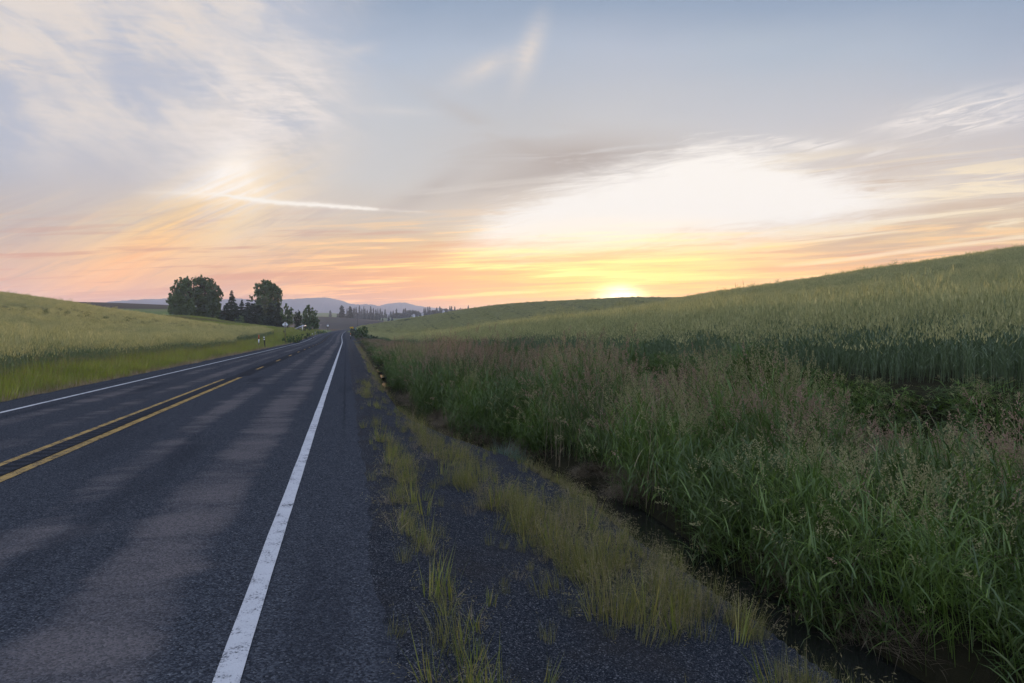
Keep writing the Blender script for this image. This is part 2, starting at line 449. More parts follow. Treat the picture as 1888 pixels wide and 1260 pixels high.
# ground profiles along bearings from the camera: (distance ahead, height)
PROF = [
    (-3000, [(3, 0), (20, 0), (60, 3), (120, 9), (300, 10), (2500, 20)]),
    (-700, [(9, -.25), (18, -.2), (30, .4), (60, 3.0), (120, 9.5), (200, 9.5), (600, 20), (2500, 30)]),
    (0, [(20, -.35), (40, V(40, 644, W)[1]), (70, V(70, 601, W)[1]), (105, V(105, 570, W)[1]), V(140, 543, W), (185, 8.6), (300, 9), (500, 18), V(800, 575), (2500, 25)]),
    (120, [(26, -.4), V(50, 640, W), V(80, 602, W), V(110, 580, W), V(145, 559, W), (190, 6.0), (300, 8), V(500, 555.5), (620, 21), (900, 21), (2500, 25)]),
    (200, [(31, -.45), V(60, 638, W), V(90, 604, W), V(120, 589, W), V(150, 575, W), V(200, 577), (300, 7.5), V(500, 557), (650, 18), (900, 18), (2500, 25)]),
    (260, [(37, -.48), V(70, 632, W), V(100, 604, W), V(155, 583, W), V(200, 582), (300, 7), V(500, 559.5), (650, 17), (900, 18), (2500, 25)]),
    (340, [(48, -.5), V(75, 626, W), V(110, 607, W), V(160, 594, W), V(185, 592), V(250, 582), V(300, 583.5), V(500, 563), (650, 16), (900, 18), (2500, 25)]),
    (400, [(60, -.55), V(90, 622, W), V(120, 611, W), V(155, 603, W), V(180, 603), V(250, 588.5), V(300, 590), V(520, 570), (650, 14), (900, 16), (2500, 25)]),
    (440, [(74, -.6), V(100, 620, W), V(125, 613, W), V(150, 607.5, W), V(170, 608.5), V(250, 594.5), V(300, 596), V(520, 584), V(800, 581), (950, 14), (2500, 25)]),
    (500, [(80, -.75), V(100, 619, W), V(130, 611, W), V(150, 613), V(200, 607.5), V(260, 601), V(320, 602), (520, 4), V(800, 582), (950, 13), V(1600, 577), (2500, 20)]),
    (560, [(100, -.8), (143, -.75), V(180, 614), V(220, 610), V(270, 607.5), V(330, 607), (520, 1.3), V(620, 605), V(800, 582), (950, 13), V(1400, 592), V(1600, 576), (2500, 25)]),
    (600, [(100, -.8), (200, -.6), (300, -.2), V(335, 610), V(450, 607.5), (520, .8), V(640, 607.5), V(820, 582), (950, 13), V(1300, 593), V(1700, 575), (2500, 25)]),
    (650, [(100, -1.0), (200, -.6), V(300, 613), V(400, 611), V(450, 608), (520, .8), V(640, 607.5), V(820, 585.6), (950, 11), V(1200, 592), V(1700, 579), (2500, 30)]),
    (700, [(60, -.8), (140, -1.2), V(200, 620, W), V(300, 611, W), V(400, 603, W), V(455, 597, W), (540, 2.5), (660, 2.0), V(820, 590), (960, 9), V(1200, 588), V(1700, 579), (2500, 30)]),
    (760, [(76, -.7), V(130, 623.5, W), V(160, 624.5, W), V(200, 620.5, W), V(280, 612, W), V(360, 603, W), V(400, 597, W), V(455, 586.5, W), (540, 6), (820, 9), V(1200, 584), (1700, 32), (2500, 30)]),
    (850, [(30, .1), (48, .05), V(90, 617.5, W), V(140, 613.5, W), V(185, 615.5, W), V(260, 606, W), V(330, 592, W), V(385, 576, W), V(430, 572.5, W), (540, 11), (820, 10), V(1200, 577), (2500, 30)]),
    (930, [(30, .4), V(60, 612, W), V(100, 607.5, W), V(145, 605, W), V(200, 608, W), V(280, 597, W), V(340, 577, W), V(400, 563.5, W), V(450, 564, W), (600, 16), (1200, 22), (2500, 30)]),
    (1000, [(12, .5), (30, .5), V(60, 604.5, W), V(100, 600, W), V(150, 597, W), V(210, 601, W), V(290, 588, W), V(340, 570, W), V(385, 558.5, W), V(440, 558.5, W), (600, 18), (2500, 30)]),
    (1150, [(10, .6), (23, .6), V(40, 600, W), V(80, 588, W), V(150, 576, W), V(210, 582, W), V(290, 572, W), V(345, 557, W), V(385, 550.5, W), V(450, 551.5, W), (600, 19), (2500, 30)]),
    (1300, [(8, .62), (17.5, .65), V(35, 594, W), V(70, 569, W), V(140, 549, W), V(200, 554, W), V(290, 556, W), V(385, 550.5, W), V(450, 552.5, W), (600, 19), (2500, 30)]),
    (1600, [(6, .65), (12.5, .7), V(30, 580, W), V(60, 538, W), V(115, 505, W), (170, 10.5), (300, 11), (450, 14), (2500, 30)]),
    (1888, [(4, .65), (9.7, .75), V(20, 578, W), V(30, 553, W), V(60, 500, W), V(100, 461, W), (140, 12.8), (250, 13), (2500, 30)]),
    (2600, [(3, .7), (6, .8), (20, 2.2), (40, 6), (80, 12.5), (140, 16), (2500, 30)]),
    (9000, [(1, .7), (2, .9), (20, 6), (60, 14), (2500, 25)]),
]
_NL, _NA = 420, 1081
_lr = np.linspace(math.log(2.0), math.log(2500.0), _NL)
_paz = []; _pz = []
for px, pr in PROF:
    u = (px - HX) / F
    ca = 1.0 / math.hypot(1, u)
    _paz.append(math.atan(u))
    _pz.append(np.interp(_lr, [math.log(a / ca) for a, b in pr], [b for a, b in pr]))
_paz = np.array([-math.pi] + _paz + [math.pi]); _flat = np.interp(_lr, [math.log(2), math.log(30), math.log(200), math.log(2500)], [0, 0, 6, 20])
_pz = np.array([_flat] + _pz + [_flat])
def _smooth(a, n, axis):
    k = np.hanning(n + 2)[1:-1]; k /= k.sum()
    return np.apply_along_axis(lambda v: np.convolve(np.pad(v, n // 2, mode='edge'), k, 'valid'), axis, a)
_pz = _smooth(_pz, 9, 1)
_az = np.linspace(-math.pi, math.pi, _NA * 4)
_G = np.empty((len(_az), _NL))
for j in range(_NL): _G[:, j] = np.interp(_az, _paz, _pz[:, j])
_G = _smooth(_G, 41, 0)

def zfield(X, Y):
    r = np.log(np.maximum(np.hypot(X, Y), 2.0)); a = np.arctan2(X, Y)
    fj = np.clip((r - _lr[0]) / (_lr[1] - _lr[0]), 0, _NL - 1.001); fi = np.clip((a - _az[0]) / (_az[1] - _az[0]), 0, len(_az) - 1.001)
    i = fi.astype(int); j = fj.astype(int); u = fi - i; v = fj - j
    return (_G[i, j] * (1 - u) * (1 - v) + _G[i + 1, j] * u * (1 - v) + _G[i, j + 1] * (1 - u) * v + _G[i + 1, j + 1] * u * v)

def smoothstep(x, a, b):
    t = np.clip((x - a) / (b - a), 0, 1); return t * t * (3 - 2 * t)

# value noise for the script's own placement decisions
_rng0 = np.random.default_rng(5)
_tab = _rng0.random((256, 256))
def vnoise(x, y):
    xi = np.floor(x).astype(int); yi = np.floor(y).astype(int); u = x - xi; v = y - yi
    u = u * u * (3 - 2 * u); v = v * v * (3 - 2 * v)
    g = lambda a, b: _tab[a % 256, b % 256]
    return g(xi, yi) * (1 - u) * (1 - v) + g(xi + 1, yi) * u * (1 - v) + g(xi, yi + 1) * (1 - u) * v + g(xi + 1, yi + 1) * u * v
def fbm(x, y, o=4):
    s = 0; a = .5; n = 0
    for k in range(o): s = s + a * vnoise(x * 2 ** k + 13.7 * k, y * 2 ** k + 7.1 * k); n += a; a *= .5
    return s / n

def H(X, Y):
    """height of the ground"""
    X = np.asarray(X, float); Y = np.asarray(Y, float)
    s, t = st_of(X, Y)
    zr = zroad(s); c = zfield(X, Y)
    td = t_ditch(s); te = t_field(s)
    deep = np.interp(s, [100, 170, 260], [1, .75, .35])
    # right-hand verge
    k = [np.full_like(t, .0), np.full_like(t, .48), np.full_like(t, 1.2), td - .62, td - .34, td + .30, td + .66, te - 1.9, te, te + 3]
    base = [0 * t, .002 + 0 * t, -.14 + 0 * t, -.42 * deep, -.88 * deep, -.88 * deep, -.55 * deep, -.5 * deep]
    right = np.zeros_like(t)
    seg = [(k[i], k[i + 1], zr + base[i], zr + base[i + 1]) for i in range(7)]
    right = zr + base[0]
    for a, b, za, zb in seg:
        right = np.where(t > a, za + (zb - za) * np.clip((t - a) / np.maximum(b - a, 1e-3), 0, 1), right)
    w = smoothstep(t, te - 1.9, te + .2)
    right = right * (1 - w) + c * w
    # left-hand verge
    wl = smoothstep(-t, 9.0, 12.5)
    left = (zr - .03 - .25 * smoothstep(-t, 8.2, 9.6)) * (1 - wl) + c * wl
    z = np.where(t > 0, right, np.where(t < -8.2, left, zr))
    far = smoothstep(s, 560, 640)
    z = z * (1 - far) + c * far
    z = np.where(s < -2, np.where(np.abs(t) < 12, z, z), z)
    und = (fbm(X * .9 + 50, Y * .9 + 20) - .5) * .10 * smoothstep(np.hypot(X, Y), 200, 20)
    z = z + np.where((t > .5) | (t < -8.4), und, 0)
    # loose gravel laps over the edge of the asphalt
    lap = t + (fbm(s * .8, s * 0 + 3.3, 3) - .5) * .20 + (fbm(X * 5, Y * 5, 3) - .5) * .14
    sink = ((t > -8.15) & (t < .6) & (s < 600) & (s > -40))
    return np.where(sink, z - .07 * (1 - smoothstep(lap, -.22, .30)), z)

def ground_at(px, Y):
    """point of the ground on the bearing px at distance Y ahead"""
    X = (px - HX) / F * Y
    return X, Y, float(H(np.array([X]), np.array([Y]))[0])

# ------------------------------------------------------------------ ground sheet
def ground_material():
    m, nt, out = new_mat('ground_soil')
    b = nt.nodes.new('ShaderNodeBsdfPrincipled')
    geo = nt.nodes.new('ShaderNodeNewGeometry'); P = geo.outputs['Position']
    def at(n):
        a = nt.nodes.new('ShaderNodeAttribute'); a.attribute_name = n; return E(nt, a.outputs['Fac'])
    gravel, plough, grass = at('gravel'), at('plough'), at('grass')
    n1 = noise(nt, P, .35, 5, .6); n2 = noise(nt, P, 6.0, 5, .65)
    soil = mix(nt, n2, (.010, .011, .006, 1), (.035, .032, .018, 1))
    g = mix(nt, n1.step(.3, .7), (.085, .105, .040, 1), (.125, .130, .055, 1))
    g = mix(nt, noise(nt, P, .045, 4, .6).step(.4, .65), g, (.075, .120, .030, 1))
    col = mix(nt, grass, soil, g)
    sp2 = nt.nodes.new('ShaderNodeSeparateXYZ'); nt.links.new(P, sp2.inputs[0])
    px_, py_ = E(nt, sp2.outputs[0]), E(nt, sp2.outputs[1])
    furrow = ((px_ * .17 + py_ * .42) + noise(nt, P, .02, 2) * 9.0).sin() * .5 + .5
    pl = mix(nt, (n1 * .6 + furrow * .4).step(.25, .75), (.026, .022, .020, 1), (.045, .039, .032, 1))
    pl = mix(nt, noise(nt, P, .012, 3, .5).step(.42, .7) * .6, pl, (.048, .054, .030, 1))
    col = mix(nt, plough, col, pl)
    vo = nt.nodes.new('ShaderNodeTexVoronoi'); vo.inputs['Scale'].default_value = 140.0; nt.links.new(P, vo.inputs['Vector'])
    sp = nt.nodes.new('ShaderNodeSeparateColor'); nt.links.new(vo.outputs['Color'], sp.inputs[0])
    st = E(nt, sp.outputs[0])
    gc = ramp(nt, st, [(0, (.006, .008, .012, 1)), (.5, (.020, .024, .031, 1)), (.9, (.046, .052, .061, 1)), (1.0, (.17, .175, .185, 1))])
    gc = mix(nt, noise(nt, P, 1.3, 4, .6).step(.45, .75) * .5, gc, (.030, .027, .024, 1))
    col = mix(nt, (gravel + (n2 - .5) * .5).step(.35, .65), col, gc)
    link(nt, col, b.inputs['Base Color']); b.inputs['Roughness'].default_value = .9; b.inputs['Specular IOR Level'].default_value = .03
    bm = nt.nodes.new('ShaderNodeBump'); bm.inputs['Strength'].default_value = .8; bm.inputs['Distance'].default_value = .012
    link(nt, (E(nt, vo.outputs['Distance']) * -1.2 + n2 * .5), bm.inputs['Height']); nt.links.new(bm.outputs[0], b.inputs['Normal'])
    nt.links.new(b.outputs[0], out.inputs[0])
    return m

def build_ground():
    a1 = np.concatenate([np.linspace(-math.pi, R(-46), 150, endpoint=False), np.linspace(R(-46), R(47), 1100, endpoint=False), np.linspace(R(47), math.pi, 151)])[:-1]
    rr = np.exp(np.linspace(math.log(.35), math.log(2450), 520))
    A, RR = np.meshgrid(a1, rr, indexing='ij')
    X = np.sin(A) * RR; Y = np.cos(A) * RR
    Z = H(X.ravel(), Y.ravel()).reshape(X.shape)
    na, nr = X.shape
    v = np.stack([X, Y, Z], -1).reshape(-1, 3)
    z0 = float(H(np.array([0.0]), np.array([0.0]))[0])
    v = np.concatenate([v, [[0, 0, z0]]])
    i = np.arange(na)[:, None]; j = np.arange(nr - 1)[None, :]; i2 = (i + 1) % na
    q = np.stack(np.broadcast_arrays(i * nr + j, i * nr + j + 1, i2 * nr + j + 1, i2 * nr + j), -1).reshape(-1, 4)
    g = Geo(); g.add(v, q)
    c = len(v) - 1; ii = np.arange(na)
    g.f.append(np.stack([np.full(na, c), ii * nr, ((ii + 1) % na) * nr], -1)); g.m.append(np.zeros(na, dtype=np.int32))
    o = g.build('ground', ground_material(), smooth=True)
    s, t = st_of(v[:, 0], v[:, 1]); r = np.hypot(v[:, 0], v[:, 1]); az = np.arctan2(v[:, 0], v[:, 1])
    td = t_ditch(s)
    grav = np.where((t > -9.0) & (t < td - .3) & (s < 330), 1.0, 0.0)
    grav *= np.where(t > .5, np.clip(1.25 - .25 * (t - .5), .0, 1), 1)
    drive = ((s > 82.5) & (s < 89 + np.clip(-t - 9, 0, 30) * .1) & (t < -8) & (t > -24)) | ((s > 146) & (s < 152) & (t > 0) & (t < 6.5))
    grav = np.where(drive, 1.0, grav)
    plough = np.where((r > 420) & (r < 1000) & (az < R(-8)), 1.0, 0.0)
    ppx = HX + F * v[:, 0] / np.maximum(v[:, 1], 1.0)
    ymx = np.interp(ppx, [-400, 0, 120, 200, 300, 340, 400, 440, 480, 505, 520, 535], [175, 170, 168, 165, 164, 164, 158, 151, 138, 122, 108, 80])
    pas = np.where((t < -9.2) & (r > 60) & (plough < .5), np.where(v[:, 1] < ymx, .15, 1.0), 0.0)
    pas = np.where((r > 1000), 1.0, pas)
    pas = np.where((t > 5) & (r > 60) & (r < 700) & (plough < .5), .15, pas)
    pas = np.where((np.abs(t + 4) < 14) & (s > 330), 1.0, pas)
    for n, a in (('gravel', grav), ('plough', plough), ('grass', pas)):
        at = o.data.attributes.new(n, 'FLOAT', 'POINT'); at.data.foreach_set('value', a.astype(np.float32))
    tag(o, 'rolling farmland ground under the crops, verges and pastures', 'ground', kind='structure')

build_ground()

# ------------------------------------------------------------------ road
def strip(name, mat, tfun, s0, s1, ds, dz, nt_=2, zfun=None):
    s = np.arange(s0, s1 + ds * .5, ds)
    t0, t1 = tfun(s)
    k = np.linspace(0, 1, nt_)
    S = np.repeat(s[:, None], nt_, 1); T = t0[:, None] * (1 - k) + t1[:, None] * k
    X, Y = xy_of(S, T); Z = zroad(S) + dz
    if zfun is not None: Z = Z + zfun(S, T)
    v = np.stack([X, Y, Z], -1).reshape(-1, 3)
    i = np.arange(len(s) - 1)[:, None]; j = np.arange(nt_ - 1)[None, :]
    q = np.stack(np.broadcast_arrays(i * nt_ + j, i * nt_ + j + 1, (i + 1) * nt_ + j + 1, (i + 1) * nt_ + j), -1).reshape(-1, 4)
    g = Geo(); g.add(v, q)
    o = g.build(name, mat, smooth=True)
    at = o.data.attributes.new('across', 'FLOAT', 'POINT'); at.data.foreach_set('value', T.ravel().astype(np.float32))
    at = o.data.attributes.new('along', 'FLOAT', 'POINT'); at.data.foreach_set('value', S.ravel().astype(np.float32))
    return o

def asphalt_material(paint=None, name='asphalt', dark=False):
    m, nt, out = new_mat(name)
    b = nt.nodes.new('ShaderNodeBsdfPrincipled')
    geo = nt.nodes.new('ShaderNodeNewGeometry'); P = geo.outputs['Position']
    def at(n):
        a = nt.nodes.new('ShaderNodeAttribute'); a.attribute_name = n; return E(nt, a.outputs['Fac'])
    s, t = at('along'), at('across')
    fine = noise(nt, P, 95, 3, .7); grit = noise(nt, P, 38, 3, .7)
    vo = nt.nodes.new('ShaderNodeTexVoronoi'); vo.inputs['Scale'].default_value = 85.0; nt.links.new(P, vo.inputs['Vector'])
    sp = nt.nodes.new('ShaderNodeSeparateColor'); nt.links.new(vo.outputs['Color'], sp.inputs[0]); cell = E(nt, sp.outputs[0])
    base = ramp(nt, cell * .75 + fine * .25, [(0, (.005, .007, .010, 1)), (.45, (.021, .0255, .034, 1)), (.85, (.054, .061, .072, 1)), (1, (.24, .25, .26, 1))])
    # worn, polished patches: long lenses of paler stone, the sky's pink sheen put into the colour
    pat = noise(nt, vec(nt, s * .10, t * .55, 2.0), 1.0, 4, .6, .4) * .42 + noise(nt, vec(nt, s * 1.3, t * .55, 5.0), 1.0, 5, .7, .5) * .58
    lane = t.curve([(-7, 0), (-6.65, .1), (-6.3, .75), (-5.9, .25), (-5.5, .2), (-5.1, .8), (-4.75, .3), (-4.4, .05), (-3.6, .05), (-2.95, .25), (-2.6, .75), (-2.25, .3), (-1.9, .35), (-1.4, 1.0), (-1.05, .7), (-.8, .1), (-.4, 0)], -7, -.4, 0, 1)
    worn = (pat + lane * .26 - .17).step(.42, .66) * lane.step(0.0, .35)
    base = mix(nt, worn * (grit * .8 + cell * .6).step(.20, 1.05) * .52, base, (.100, .080, .080, 1))
    tar = noise(nt, vec(nt, s * .12, t * 1.1, 9.0), 1.0, 3, .5).step(.56, .70)
    base = mix(nt, tar * .45, base, (.009, .012, .018, 1))
    crack = ((t + .03 + (noise(nt, vec(nt, s * 1.3, 3.0), 1.0, 3) - .5) * .12) * 38.0); crack = (crack * crack * -1.0).exp() * s.step(9, 15)
    base = mix(nt, crack * .4, base, (.004, .005, .007, 1))
    seam = (s - 24.6 + (noise(nt, vec(nt, t * 2.0, 7.0), 1.0, 3) - .5) * .12) * 26.0; seam = (seam * seam * -1.0).exp() * t.step(-3.6, -3.2) * t.step(-.7, -1.0)
    base = mix(nt, seam * .5, base, (.12, .11, .11, 1))
    rough = .62 - worn * .12
    if dark: base = mix(nt, (s * (2 * math.pi / .30)).cos().step(-.3, .7, .35, .92) if dark == 'ribs' else .72, base, (.012, .014, .018, 1))  # groove shade put into the rib colour; ridge tops paler from wear
    if paint:
        chip = (noise(nt, P, 55, 4, .7) * .6 + noise(nt, P, 5, 3, .6) * .4)
        base = mix(nt, (chip - (.0 if paint[2] > .2 else .045)).step(.34, .50), base, mix(nt, noise(nt, P, 9, 4), tuple(c * .78 for c in paint[:3]) + (1,), paint))
        rough = .6
    link(nt, base, b.inputs['Base Color']); b.inputs['Roughness'].default_value = .9; b.inputs['Specular IOR Level'].default_value = 0.0
    gl = nt.nodes.new('ShaderNodeBsdfGlossy'); gl.inputs['Roughness'].default_value = .42
    ms = nt.nodes.new('ShaderNodeMixShader'); link(nt, .012 if paint else worn * .045 + .016, ms.inputs[0])
    bm = nt.nodes.new('ShaderNodeBump'); bm.inputs['Strength'].default_value = .85 if not paint else .4; bm.inputs['Distance'].default_value = .006
    link(nt, E(nt, vo.outputs['Distance']) * -1.0 + grit * .6, bm.inputs['Height']); nt.links.new(bm.outputs[0], b.inputs['Normal']); nt.links.new(bm.outputs[0], gl.inputs['Normal'])
    nt.links.new(b.outputs[0], ms.inputs[1]); nt.links.new(gl.outputs[0], ms.inputs[2])
    nt.links.new(ms.outputs[0], out.inputs[0])
    return m

def edge_r(s): return .34 + 0 * s
def edge_l(s): return -8.2 + (fbm(s * .6, s * 0 + 9.3) - .5) * .3
AS = asphalt_material()
o = strip('road', AS, lambda s: (edge_l(s), edge_r(s)), -12, 600, .125, 0.0, 9, lambda S, T: np.where(T < -8, -.007, 0) - .006 * (T > 0))
tag(o, 'two lane asphalt road running straight towards the hills', 'road', kind='structure')
WHITE = asphalt_material((.42, .43, .445, 1), 'white_road_paint'); YELLOW = asphalt_material((.33, .225, .085, 1), 'yellow_road_paint')
def wob(s, k): return (fbm(s * 2.2, s * 0 + k) - .5) * .016
def line(name, mat, t, w, s0, s1, label):
    o = strip(name, mat, lambda s: (t - w / 2 + wob(s, t), t + w / 2 + wob(s, t + 5)), s0, s1, .25 if s1 < 60 else .5, .0075)
    tag(o, label, 'road marking', kind='structure')
    return o
line('road_line', WHITE, -.565, .125, -20, 560, 'solid white edge line along the right side of the road')
line('road_line', WHITE, -7.12, .11, -20, 560, 'solid white edge line along the left side of the road')
line('road_line', YELLOW, -3.87, .145, -20, 27.6, 'solid yellow centre line beside the right hand lane')
line('road_line', YELLOW, -4.30, .125, -20, 26.4, 'solid yellow centre line beside the left hand lane')
for k in range(40):
    s0 = 33.3 + 9.15 * k
    if s0 < 420: 
        o = line('road_dash', YELLOW, -3.98, .11, s0, s0 + 2.4, 'short yellow centre dash on the far road'); o['group'] = 'yellow centre dashes along the road'
# milled rumble grooves between the centre lines
def groove(S, T): return -.011 * (.5 + .5 * np.cos(S * 2 * math.pi / .30)) * np.where(np.abs(T + 4.085) < .14, 1, 0)
o = strip('rumble_strip', asphalt_material(None, 'milled_asphalt', 'ribs'), lambda s: (-4.235 + 0 * s, -3.945 + 0 * s), -3, 29, .05, .029, 5, lambda S, T: groove(S, T) - .013)
tag(o, 'dark milled rumble strip between the yellow centre lines', 'rumble strip', kind='structure')
o = strip('rumble_band', asphalt_material(None, 'far_centre_asphalt', True), lambda s: (-4.27 + 0 * s, -3.70 + 0 * s), 28.5, 480, .5, .003)
tag(o, 'dark sealed band along the middle of the far road', 'road band', kind='structure')

# ------------------------------------------------------------------ ditch water
def water_material():
    m, nt, out = new_mat('ditch_water')
    b = nt.nodes.new('ShaderNodeBsdfPrincipled')
    b.inputs['Base Color'].default_value = (.010, .011, .009, 1); b.inputs['Roughness'].default_value = .04; b.inputs['IOR'].default_value = 1.33
    geo = nt.nodes.new('ShaderNodeNewGeometry')
    bm = nt.nodes.new('ShaderNodeBump'); bm.inputs['Strength'].default_value = .12; bm.inputs['Distance'].default_value = .02
    link(nt, noise(nt, geo.outputs['Position'], 5.0, 3), bm.inputs['Height']); nt.links.new(bm.outputs[0], b.inputs['Normal'])
    nt.links.new(b.outputs[0], out.inputs[0])
    return m
WM = water_material()
o = strip('water', WM, lambda s: (t_ditch(s) - .42, t_ditch(s) + .45), 1, 23, .25, -.76)
tag(o, 'still dark water lying in the roadside ditch', 'ditch water', kind='structure')
for a, b, w in ((31.2, 33.8, .15), (37.6, 40.2, .12), (43.0, 45.8, .14), (49, 51, .10)):
    o = strip('water', WM, lambda s: (t_ditch(s) - w * (.6 + .5 * np.sin((s - a) / (b - a) * math.pi) + .5 * (fbm(s * 1.5, s * 0 + 2) - .5)) - .08, t_ditch(s) + w * (.5 + .5 * np.sin((s - a) / (b - a) * math.pi)) - .06), a, b, .2, -.755)
    tag(o, 'small bright puddle in the ditch reflecting the evening sky', 'puddle', 'puddles in the far ditch', kind='structure')

# ------------------------------------------------------------------ mountains
def mountain(name, pts, D, depth, seed, label, mat):
    px = np.array([p[0] for p in pts], float); py = np.array([p[1] for p in pts], float)
    xs = np.linspace(px[0], px[-1], 420)
    ys = np.interp(xs, px, py)
    k = np.hanning(13); k /= k.sum(); ys = np.convolve(np.pad(ys, 6, mode='edge'), k, 'valid')
    nr = 40
    w = np.linspace(-1, 1, nr)
    X = np.repeat(((xs - HX) / F * D)[:, None], nr, 1); Y = D + np.repeat(w[None, :] * depth, len(xs), 0)
    top = EYE + (HY - ys) / F * D
    prof = np.cos(w * math.pi / 2) ** 1.3
    Z = (top[:, None] + 40) * prof[None, :] - 40
    ridged = np.abs(fbm(X / 260.0 + seed, Y / 200.0 + seed, 5) - .5) * 2
    Z = Z - ridged * .16 * (top[:, None] + 30) * (1 - prof[None, :] ** 6) * (w[None, :] < 0) + (fbm(X / 14.0, Y / 14.0 + seed, 2) - .5) * 7 * (D / 3000)
    v = np.stack([X, Y, Z], -1).reshape(-1, 3)
    i = np.arange(len(xs) - 1)[:, None]; j = np.arange(nr - 1)[None, :]
    q = np.stack(np.broadcast_arrays(i * nr + j, (i + 1) * nr + j, (i + 1) * nr + j + 1, i * nr + j + 1), -1).reshape(-1, 4)
    g = Geo(); g.add(v, q)
    return tag(g.build(name, mat, smooth=True), label, 'mountain', kind='structure')
MT = principled('forested_slope', (.066, .086, .116, 1), .9, .1, .4, .004)  # blue of the haze partly put into the slope colour
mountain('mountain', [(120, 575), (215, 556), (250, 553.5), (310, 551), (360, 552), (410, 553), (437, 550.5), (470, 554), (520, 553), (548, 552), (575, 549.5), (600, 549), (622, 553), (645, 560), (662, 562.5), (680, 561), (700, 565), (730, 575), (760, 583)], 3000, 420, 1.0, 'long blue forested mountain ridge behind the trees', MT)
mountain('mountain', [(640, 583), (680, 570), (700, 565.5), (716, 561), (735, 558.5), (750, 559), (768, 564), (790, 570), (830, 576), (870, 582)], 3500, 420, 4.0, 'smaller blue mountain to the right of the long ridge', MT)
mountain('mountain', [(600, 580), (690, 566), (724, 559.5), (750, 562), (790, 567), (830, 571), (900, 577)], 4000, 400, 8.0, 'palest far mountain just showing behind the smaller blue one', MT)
# ================================================================== plant tissue
M_WLEAF = leaf_mat('wheat_leaf', (.062, .108, .048, 1), (.140, .190, .078, 1), .35, .05, .45)
M_WHEAD = leaf_mat('wheat_ear', (.165, .21, .082, 1), (.64, .59, .28, 1), .40, .03, .5)
M_REED = leaf_mat('reed_leaf', (.028, .062, .013, 1), (.092, .145, .030, 1), .35, .035, .42, c3=(.085, .115, .030, 1))
M_REEDT = leaf_mat('reed_top_leaf', (.055, .115, .016, 1), (.145, .215, .042, 1), .38, .035, .4)
M_PANP = leaf_mat('pink_panicle', (.21, .135, .100, 1), (.40, .285, .195, 1), .35, .02, .6)
M_PANG = leaf_mat('pale_panicle', (.20, .20, .09, 1), (.36, .34, .17, 1), .35, .02, .6)
M_STRAW = leaf_mat('straw', (.14, .11, .066, 1), (.33, .265, .16, 1), .2, .03, .5)
M_DRY = leaf_mat('dead_thatch', (.080, .064, .042, 1), (.18, .145, .095, 1), .15, .02, .6)
M_OLIVE = leaf_mat('verge_blade', (.070, .085, .020, 1), (.200, .190, .045, 1), .38, .03, .5, c3=(.24, .20, .08, 1))
M_LIME = leaf_mat('lime_blade', (.090, .130, .018, 1), (.235, .250, .035, 1), .42, .04, .45, c3=(.30, .25, .05, 1))
M_VERGE = leaf_mat('verge_green', (.095, .170, .016, 1), (.30, .34, .045, 1), .38, .04, .5, c3=(.19, .17, .05, 1))
M_BLUEG = leaf_mat('tussock_leaf', (.035, .085, .050, 1), (.075, .140, .080, 1), .35, .06, .4)
M_SEED = leaf_mat('cheatgrass_seed', (.155, .135, .055, 1), (.30, .26, .13, 1), .35, .02, .5)

def blades(g, rng, base, az, length, width, lean, curl, mat, segs=3, tipw=.06, wprof=None):
    """curved tapering leaf blades; every argument but segs may be an array over blades"""
    n = len(base)
    az, length, width, lean, curl = (np.broadcast_to(np.asarray(a, float), (n,)) for a in (az, length, width, lean, curl))
    p = np.array(base, float); cs, sn = np.cos(az), np.sin(az)
    tw = rng.uniform(-.6, .6, n)
    side = np.stack([-np.sin(az + tw), np.cos(az + tw), np.zeros(n)], -1)
    rows = []
    for k in range(segs + 1):
        f = k / segs
        w = (wprof(f) if wprof else (0.55 + 1.2 * f if f < .35 else (1 - f) / .65 * .97 + .0)) 
        w = max(w, tipw)
        h = (width * w * .5)[:, None] * side
        rows.append(p - h); rows.append(p + h)
        th = lean + curl * ((k + .5) / segs)
        st = (length / segs)[:, None]
        p = p + st * np.stack([np.sin(th) * cs, np.sin(th) * sn, np.cos(th)], -1)
    v = np.stack(rows, 1).reshape(-1, 3)
    m = (segs + 1) * 2
    o = (np.arange(n) * m)[:, None, None]
    q = np.array([[2 * k, 2 * k + 1, 2 * k + 3, 2 * k + 2] for k in range(segs)])[None]
    g.add(v, (o + q).reshape(-1, 4), mat)
    return p

def spikes(g, rng, base, d, length, width, mat):
    """two crossed spindle quads along direction d: an ear or a spray of seeds"""
    n = len(base); d = d / np.linalg.norm(d, axis=1)[:, None]
    ref = np.tile(np.array([[.3, .9, .1]]), (n, 1)); a = np.cross(d, ref); a /= np.linalg.norm(a, axis=1)[:, None] + 1e-9
    b = np.cross(d, a)
    ph = rng.uniform(0, 3.14, n)[:, None]
    a, b = a * np.cos(ph) + b * np.sin(ph), -a * np.sin(ph) + b * np.cos(ph)
    L = np.broadcast_to(np.asarray(length, float), (n,))[:, None]; w = np.broadcast_to(np.asarray(width, float), (n,))[:, None]
    for s in (a, b):
        v = np.stack([base, base + d * L * .38 + s * w * .5, base + d * L, base + d * L * .38 - s * w * .5], 1).reshape(-1, 3)
        g.add(v, (np.arange(n) * 4)[:, None] + np.array([[0, 1, 2, 3]]), mat)

M_WLEAF2 = leaf_mat('far_wheat_leaf', (.050, .085, .034, 1), (.105, .145, .055, 1), .35, .03, .5)  # far hill's shade put into the colour of its leaves and ears
M_WHEAD2 = leaf_mat('far_wheat_ear', (.17, .20, .075, 1), (.50, .47, .19, 1), .40, .03, .5)

